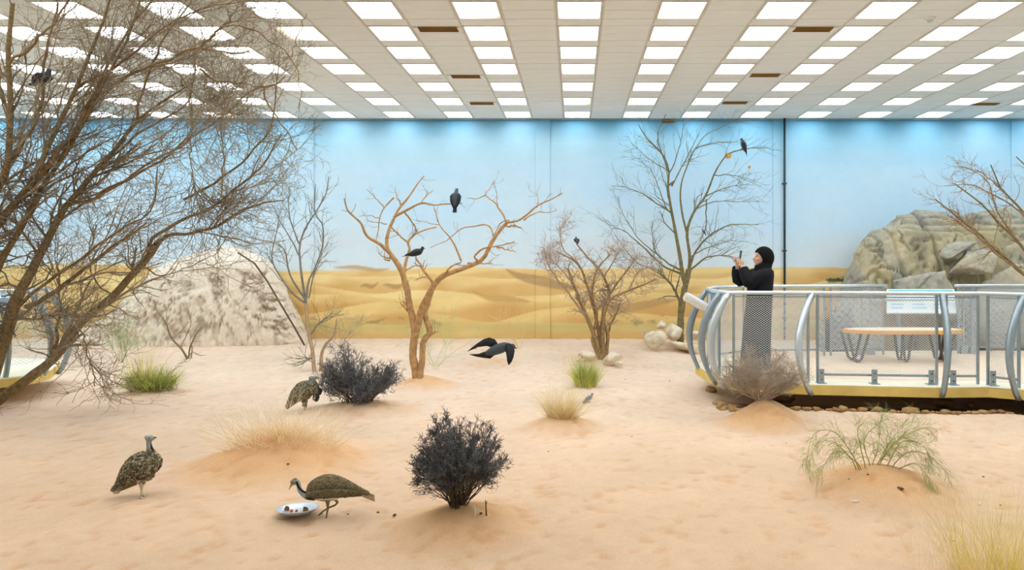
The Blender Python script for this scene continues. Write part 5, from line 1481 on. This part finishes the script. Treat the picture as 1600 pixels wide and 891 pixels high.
m_ = (cx_ < 415)[:, None] * 1.0; c = c * (1 - m_) + linA([150, 156, 158]) * m_
m_ = ((cx_ < 330) & (cy_ < 300))[:, None] * .8; c = c * (1 - m_) + linA([150, 136, 104]) * m_
dist = np.full(len(co), 1e9)
ax = [(318, 250), (338, 300), (375, 345), (415, 362)]
for (a0, b0_), (a1, b1_) in zip(ax[:-1], ax[1:]):
    t_ = np.clip(((cx_ - a0) * (a1 - a0) + (cy_ - b0_) * (b1_ - b0_)) / ((a1 - a0) ** 2 + (b1_ - b0_) ** 2), 0, 1)
    dist = np.minimum(dist, np.hypot(cx_ - a0 - t_ * (a1 - a0), cy_ - b0_ - t_ * (b1_ - b0_)))
m_ = sstep(16, 9, dist)[:, None]; c = c * (1 - m_) + linA([22, 22, 24]) * m_
m_ = (sstep(405, 425, cy_) * sstep(560, 500, cx_) * sstep(400, 440, cx_))[:, None]; c = c * (1 - m_) + linA([40, 42, 36]) * m_
m_ = (cy_ > 450)[:, None] * 1.0; c = c * (1 - m_) + linA([132, 122, 88]) * m_
set_col(me, c)
h2 = thing('bustard', tuple(q(668, 670)), 'bustard bending over the food plate, brown back and white belly in profile', 'bird')
obj('body', me, feather_m, h2)
plumage(h2, me, lambda a, n: (lambda X_: (X_[0] > 420 + .1375 * 440) & (X_[1] < 720 + .1375 * (365 + ((X_[0] - 420) / .1375 - 450) * .05)))(px_of(a)), Vector((1, 0, -.25)), 3600, .014, .0036, [(150, 134, 100), (120, 106, 78), (104, 92, 66), (160, 144, 110)], 2, .1)
for i in range(4):
    MB().tube([q(1000, 352 - i * 4, .012 * (i - 1.5)), q(1110, 400 - i * 6, .014 * (i - 1.5)), q(1218 - i * 9, 446 - i * 10, .016 * (i - 1.5))], [.008, .008, .004], 6, .8).build('tail_feather', mat('tail_brown', (176, 146, 112), .85, var=.3, scale=50), h2, True)
MB().ball(q(276, 240, -.0165), (.0045, .003, .0045), 8, 6).build('eye', eye_m, h2, True)
wg = MB()
wg.tube([q(470, 350, -.06), q(600, 330, -.098), q(760, 325, -.088), q(930, 345, -.05), q(1080, 366, -.02), q(1140, 372, -.01)], [k * s for k in (14, 44, 50, 42, 24, 8)], 12, .25)
w_ = wg.mesh('wing', True); set_col(w_, linA([118, 104, 76]) * np.ones((len(w_.vertices), 3))); wo = obj('wing', w_, feather_m, h2)
plumage(h2, w_, lambda a, n: n[:, 1] < .1, Vector((1, 0, -.2)), 1800, .014, .0036, [(150, 134, 100), (120, 106, 78), (104, 92, 66), (160, 144, 110)], 12, .1)
h2.children[-1].name = 'wing_feathers'

# bustard behind, turned away, by the notched bush
q, s = crop2(440, 580, .0786, 7.66); b = MB()
b.tube([q(100, 745), q(200, 610), q(320, 475), q(450, 385), q(570, 360), q(660, 390), q(720, 440)], [k * s for k in (30, 82, 150, 188, 178, 120, 60)], 18, .8)
b.tube([q(660, 330), q(655, 250), q(630, 180)], [k * s for k in (90, 55, 45)], 12)
b.ball(q(610, 140), (78 * s, 45 * s, 45 * s)); b.tube([q(660, 130), q(695, 118), q(728, 112)], [20 * s, 12 * s, 4 * s], 8)
b.ball(q(690, 520), (60 * s, 70 * s, 90 * s)); b.ball(q(765, 410), (34 * s, 50 * s, 70 * s))
for (x0, x1, dy) in ((405, 440, .03), (505, 512, -.03)):
    b.tube([q(x0, 560, dy), q(x0 + 8, 640, dy), q(x1, 790, dy)], [32 * s, 16 * s, 11 * s], 8); toes(b, q(x1, 795, dy), .04, .005)
me = remeshed(b, .0055, 1); co = co_of(me).astype(float)
u, v = px_of(co); cx_, cy_ = (u - 440) / .0786, (v - 580) / .0786
c = np.tile(linA([132, 122, 98]), (len(co), 1)) * (.5 + noise3(co * 50, 3, 3))[:, None]
m_ = (cy_ < 200)[:, None] * 1.; c = c * (1 - m_) + linA([138, 146, 142]) * m_
m_ = (sstep(560, 600, cx_) * sstep(430, 470, cy_))[:, None]; c = c * (1 - m_) + linA([34, 38, 36]) * m_
m_ = (sstep(715, 735, cx_) * (cy_ > 250))[:, None]; c = c * (1 - m_) + linA([50, 54, 58]) * m_
m_ = (cy_ > 640)[:, None] * (cx_ > 350)[:, None] * 1.; c = c * (1 - m_) + linA([190, 168, 122]) * m_
set_col(me, c)
h3 = thing('bustard', tuple(q(470, 800)), 'grey brown bustard with ruffled dark chest standing beside the notched bush', 'bird')
obj('body', me, feather_m, h3)
plumage(h3, me, lambda a, n: (lambda X_: (X_[0] < 440 + .0786 * 690) & (X_[1] > 580 + .0786 * 200) & (X_[1] < 580 + .0786 * 690) & (n[:, 2] > -.5))(px_of(a)), q(100, 745) - q(570, 360), 1500, .026, .0065, [(168, 156, 126), (122, 110, 86), (78, 70, 56), (176, 168, 140)], 3, .12)

# pigeons: one master with parts, the others are copies
slate = mat('slate_plumage', (70, 80, 92), .6, var=.15, scale=40, bump=.2, bscale=120, spec=.3)
darkf = mat('dark_plumage', (34, 38, 46), .6, var=.2, scale=50, spec=.3)
beak_m = mat('beak', (60, 56, 54), .5); foot_m = mat('pink_foot', (176, 96, 84), .6)
greyp = mat('pale_plumage', (130, 136, 146), .65, var=.35, scale=40); browp = mat('brown_plumage', (120, 108, 92), .7, var=.2, scale=50)
def make_pigeon(loc, label, bodym, wingm, scale=1.0, yaw=0.0, pitch=.9, head=.3, name='pigeon', legs=True):
    """pitch: 0 level, 1.3 upright; facing local +x, feet at the origin"""
    L = .30 * scale; M = Matrix.Translation(loc) @ Matrix.Rotation(yaw, 4, 'Z')
    hip = Vector((0, 0, .045 * scale)) if legs else Vector((0, 0, 0))
    R_ = Matrix.Rotation(-pitch, 4, 'Y')
    t_ = lambda x, y, z: M @ (hip + (R_ @ (Vector((x, y, z)) * scale)))
    b = MB(); b.tube([t_(-.11, 0, .02), t_(-.06, 0, .022), t_(0, 0, .035), t_(.06, 0, .04), t_(.095, 0, .045)], [k * scale for k in (.018, .038, .052, .048, .026)], 14)
    hd = t_(.085, 0, .045) + (M.to_3x3() @ Vector((.02, 0, .045))) * scale
    b.tube([t_(.07, 0, .045), (t_(.085, 0, .045) + hd) / 2, hd], [k * scale for k in (.036, .026, .022)], 12); b.ball(hd, (.025 * scale, .023 * scale, .023 * scale), 12, 9)
    root = thing(name, tuple(loc), label, 'bird')
    me = remeshed(b, .0055 * scale, 2); me.materials.append(bodym); obj('body', me, None, root)
    fw = M.to_3x3() @ Vector((1, 0, -.25)).normalized()
    MB().tube([hd + fw * .02 * scale, hd + fw * .032 * scale, hd + fw * .044 * scale], [.007 * scale, .005 * scale, .0015 * scale], 8).build('beak', beak_m, root, True)
    MB().rings([[t_(-.09, y, .012 + z) for y, z in ((-.02, 0), (.02, 0), (.02, .012), (-.02, .012))], [t_(-.15, y, .005 + z) for y, z in ((-.028, 0), (.028, 0), (.028, .008), (-.028, .008))], [t_(-.20, y, 0 + z) for y, z in ((-.032, 0), (.032, 0), (.032, .004), (-.032, .004))]]).build('tail', darkf, root)
    for sy in (-1, 1):
        ww = MB(); ww.tube([t_(.07, sy * .040, .05), t_(.03, sy * .053, .045), t_(-.04, sy * .048, .032), t_(-.11, sy * .026, .022), t_(-.155, sy * .012, .016)], [k * scale for k in (.014, .032, .030, .017, .005)], 10, 1.0); ww.build('wing', wingm, root, True)
        MB().ball(hd + (M.to_3x3() @ Vector((.010, sy * .021, .004))) * scale, (.003 * scale,) * 3, 6, 5).build('eye', eye_m, root)
        if legs: g = MB(); a = M @ Vector((0, sy * .018 * scale, .06 * scale)); z0 = M @ Vector((.003, sy * .018 * scale, .004)); g.tube([a, z0], .004 * scale, 6); toes(g, z0 - Vector((0, 0, .004)), .028 * scale, .003 * scale, yaw); g.build('leg', foot_m, root, True)
    return root
def perch(T, px, py):
    A = np.concatenate(T.px); k = np.argmin(((A[:, :2] - (px, py)) ** 2).sum(1)); R_ = np.concatenate(T.R)[k]
    return P(A[k, 0], A[k, 1], A[k, 2]) + Vector((0, 0, R_))
make_pigeon(perch(CTREE, 710, 318), 'dark pigeon perched on the upper horizontal twig of the centre tree, back turned', slate, darkf, .98, math.radians(75), 1.25)
make_pigeon(perch(CTREE, 652, 404), 'hunched black pigeon on the broken stub in the middle of the centre tree', darkf, darkf, .95, math.radians(25), .15)
make_pigeon(perch(TTREE, 1163, 231), 'dark bird perched high at the right tip of the tall slender tree', slate, darkf, 1.0, math.radians(160), 1.15)
make_pigeon(perch(STREE, 902, 385), 'dark bird sitting on top of the spreading shrub tree', slate, darkf, .62, math.radians(100), .4)
make_pigeon(perch(BTREE, 88, 138), 'dark slate pigeon resting inside the large tree at the upper left', slate, darkf, .98, math.radians(-20), .15)
make_pigeon(perch(TTREE, 1050, 290), 'small brown bird clinging beside the main stem of the tall slender tree', browp, browp, .5, math.radians(20), .5)
make_pigeon(perch(TTREE, 1102, 366), 'small grey and white bird low in the right branches of the tall slender tree', greyp, slate, .45, math.radians(190), .8)
g4 = on_ground(920, 629)
make_pigeon(g4, 'grey spotted pigeon standing on the sand beside the dry grass clump', greyp, mat('mottled_wing', (92, 98, 110), .7, var=.45, scale=60), .62, math.radians(5), .55)

# flying bird over the sand
q, s = crop2(700, 500, .1123, 8.2)
fb = thing('crow', tuple(q(700, 400)), 'black bird flying low over the sand right of the centre tree, wings swept', 'bird')
b = MB(); b.tube([q(520, 470), q(600, 445), q(700, 405), q(800, 375), q(870, 372)], [k * s for k in (24, 58, 74, 66, 40)], 14, .9)
b.ball(q(890, 372), (48 * s, 40 * s, 42 * s)); b.tube([q(925, 385), q(965, 400)], [16 * s, 4 * s], 8)
me = remeshed(b, .006, 2); me.materials.append(mat('crow_body', (62, 70, 76), .6, var=.15, scale=30)); obj('body', me, None, fb)
blackf = mat('black_feathers', (16, 18, 20), .6, var=.2, scale=40)
def blade(name, outline, dys, th, m_, root):
    vs = [q(x, y, d) for (x, y), d in zip(outline, dys)]; n = len(vs); b = MB()
    c = sum(vs, Vector()) / n
    nr_ = (vs[1] - vs[0]).cross(c - vs[0]).normalized() * th
    b.add([v + nr_ * .5 for v in vs] + [c + nr_ * 1.2] + [v - nr_ * .5 for v in vs] + [c - nr_ * 1.2],
          [(i, (i+1) % n, n) for i in range(n)] + [((i+1) % n + n + 1, i + n + 1, 2*n + 1) for i in range(n)] + [(i, i + n + 1, (i+1) % n + n + 1, (i+1) % n) for i in range(n)])
    return b.build(name, m_, root, True)
blade('wing', [(700, 350), (645, 275), (560, 255), (480, 285), (390, 345), (290, 420), (215, 490), (330, 415), (440, 375), (560, 375), (650, 400)], [0, .03, .08, .14, .2, .26, .3, .24, .16, .06, 0], .012, blackf, fb)
blade('wing', [(800, 345), (870, 315), (915, 340), (940, 400), (930, 480), (905, 545), (870, 585), (850, 540), (835, 480), (815, 430)], [-.03, -.08, -.12, -.16, -.2, -.22, -.24, -.2, -.14, -.07], .012, blackf, fb)
blade('tail', [(620, 420), (520, 440), (420, 478), (290, 488), (380, 512), (480, 530), (590, 535), (660, 480)], [0, 0, .02, .04, .03, .02, -.02, -.02], .012, blackf, fb)
for i in range(5):
    MB().tube([q(640 - i * 12, 300 + i * 14, .04), q(420 - i * 20, 340 + i * 16, .18), q(260 + i * 22, 452 - i * 2, .26)], [.006, .007, .003], 6, .5).build('wing_feather', blackf, fb, True)

# ------------------------------------------------------------ plate of food and small things on the sand
pl = on_ground(465, 806)
pt = thing('food_plate', tuple(pl), 'shallow shiny metal plate of food scraps in front of the feeding bustard', 'plate')
def ringp(r, z, tilt=0): return [(pl.x + r * math.cos(t), pl.y + r * math.sin(t), pl.z + .006 + z + (.13 - r * math.sin(t)) * .11) for t in np.linspace(0, 2*PI, 33)[:-1]]
pr = .141
MB().rings([ringp(.09, .004), ringp(.118, .012), ringp(pr, .034), ringp(pr + .003, .036), ringp(pr - .002, .038), ringp(.114, .018), ringp(.09, .012)]).build('dish', mat('plate_metal', (214, 224, 236), .25, .6, var=.03), pt, True)
fm1 = mat('food_brown', (120, 92, 52), .8, var=.3, scale=60); fm2 = mat('food_red', (190, 104, 70), .8, var=.3, scale=60)
for i, (dx, dy, r, m_, lab) in enumerate(((-.082, .02, .019, fm1, 'brown lump of food at the left side of the metal plate'), (.062, -.01, .024, fm1, 'largest brown lump of food at the right side of the metal plate'), (-.03, -.035, .014, fm2, 'reddish scrap of food in the middle of the metal plate'), (.0, -.02, .012, fm2, 'tiny orange scrap of food beside the big brown lump'), (.085, -.03, .010, fm1, 'small brown crumb at the right rim of the metal plate'))):
    o = boulder('food_scrap', (pl.x + dx, pl.y + dy, pl.z + .018 + r * .6 + (.13 - dy) * .11), (r * 1.1, r, r * (1.1 if i else 1.5)), 150 + i, lambda p, d: np.ones((len(p), 3)) * .3, sub=2); o.data.materials.clear(); o.data.materials.append(m_)
    tag(o, lab, 'food', 'food scraps on the plate')
dirt_m = mat('dropping_brown', (96, 74, 50), .9, var=.3, scale=80)
def crumb(name, px, py, r, lab, m_=dirt_m, fl=.6, cat='pebble'):
    p = on_ground(px, py); o = boulder(name, (p.x, p.y, p.z + r * fl * .5), (r * 1.3, r, r * fl), int(px + py), lambda p, d: np.ones((len(p), 3)) * .3, sub=2, yaw=px)
    o.data.materials.clear(); o.data.materials.append(m_); return tag(o, lab, cat, 'crumbs and pebbles on the sand')
white_m = mat('white_bit', (236, 234, 228), .6)
for px, py, r, lab in ((590, 802, .012, 'brown pebble right of the feeding bustard, nearer its tail'), (617, 806, .014, 'double brown pebble right of the feeding bustard, farther out'), (544, 804, .007, 'tiny brown crumb just right of the feeding bustard'),
                       (752, 803, .012, 'dark pebble beside the upright stick on the bush mound'), (450, 726, .012, 'dark pebble on the slope of the big dry grass mound'), (1563, 790, .009, 'tiny dark pebble at the far right of the sand'),
                       (1537, 746, .011, 'small dark pebble right of the weeping shrub mound'), (1326, 749, .009, 'small dark pebble on the left slope of the weeping shrub mound'), (1356, 742, .010, 'dark pebble high on the weeping shrub mound'),
                       (1229, 693, .008, 'lone dark speck on the sand left of the weeping shrub'), (977, 593, .012, 'dark speck on the sand right of the yellow green tuft'), (1046, 596, .013, 'dark speck on the sand left of the platform corner'),
                       (987, 683, .010, 'dark pebble on the open sand right of the grey pigeon'), (445, 611, .014, 'dark speck on the sand left of the distant bustard'), (1491, 846, .007, 'tiny dark speck near the bottom right grass'), (857, 706, .008, 'dark speck at the right of the rounded bush top')):
    crumb('pebble', px, py, r, lab)
crumb('pebble', 1531, 790, .013, 'small white upright chip on the sand at the right', white_m, 1.6)
crumb('bark_chip', 1406, 763, .028, 'dark flat bark chip lying on the weeping shrub mound', mat('bark_chip', (96, 78, 54), .9), .25, 'twig')
p = on_ground(1338, 785); f = MB(); f.tube([p + Vector((-.035, .01, .008)), p + Vector((0, 0, .004)), p + Vector((.04, -.004, .010))], [.004, .009, .003], 6, .6)
fo = f.build('white_feather', white_m, None, True); tag(fo, 'small white feather on the sand below the weeping shrub mound', 'feather')
p = on_ground(760, 805); f = MB(); f.tube([p - Vector((0, 0, .01)), p + Vector((-.003, 0, .05)), p + Vector((-.006, 0, .098))], [.006, .005, .004], 6); f.tube([p + Vector((-.004, 0, .07)), p + Vector((.006, 0, .09))], [.004, .002], 5)
tag(f.build('stick', mat('stick', (112, 90, 56), .9), None, True), 'short upright stick poking from the bush mound', 'twig')
p = on_ground(742, 808); f = MB(); f.tube([p + Vector((0, 0, .0)), p + Vector((.0, .02, .02)), p + Vector((-.012, .06, .05))], [.004, .004, .003], 6)
tag(f.build('root', white_m, None, True), 'thin pale exposed root on the mound below the rounded bush', 'root')
# seed balls and a twig nest in the tall tree
og = mat('dry_orange', (226, 180, 92), .8, var=.3, scale=40)
def pom(px, py, r, lab, n=70):
    A = perch(TTREE, px, py); z = A.y; c = P(px, py, z); t = thing('seed_ball' , tuple(c), lab, 'seed ball'); rs = np.random.RandomState(int(px))
    b = MB(); b.ball(c, (r * .6,) * 3, 10, 7); b.build('core', og, t, True)
    d = norm(rs.normal(size=(n, 3))); pts = np.stack([np.array(c) + d * r * .3, np.array(c) + norm(d + rs.normal(size=(n, 3)) * .3) * r], 1); tube_obj('bristles', [(pts, np.ones((n, 2)) * [.006, .003])], og, t, 4, kind='stuff')
pom(1138, 244, .062, 'round orange dried clump high in the tall slender tree'); pom(1171, 261, .034, 'small orange dried scrap at a right twig tip of the tall slender tree', 30)
rs = np.random.RandomState(9); c = perch(TTREE, 1040, 186); n = 60; c = P(1044, 189, c.y)
az = rs.uniform(0, 2*PI, n); pts = np.stack([np.array(c) + np.stack([np.cos(az + k) * .13, np.sin(az + k) * .10, rs.uniform(-.03, .03, n)], 1) for k in np.linspace(0, 1.2, 5)], 1)
nt = thing('twig_nest', tuple(c), 'flat loose twig nest at the very top of the tall slender tree', 'nest'); tube_obj('nest_twigs', [(pts, np.full((n, 5), .004))], twig_g, nt, 4, kind='stuff')
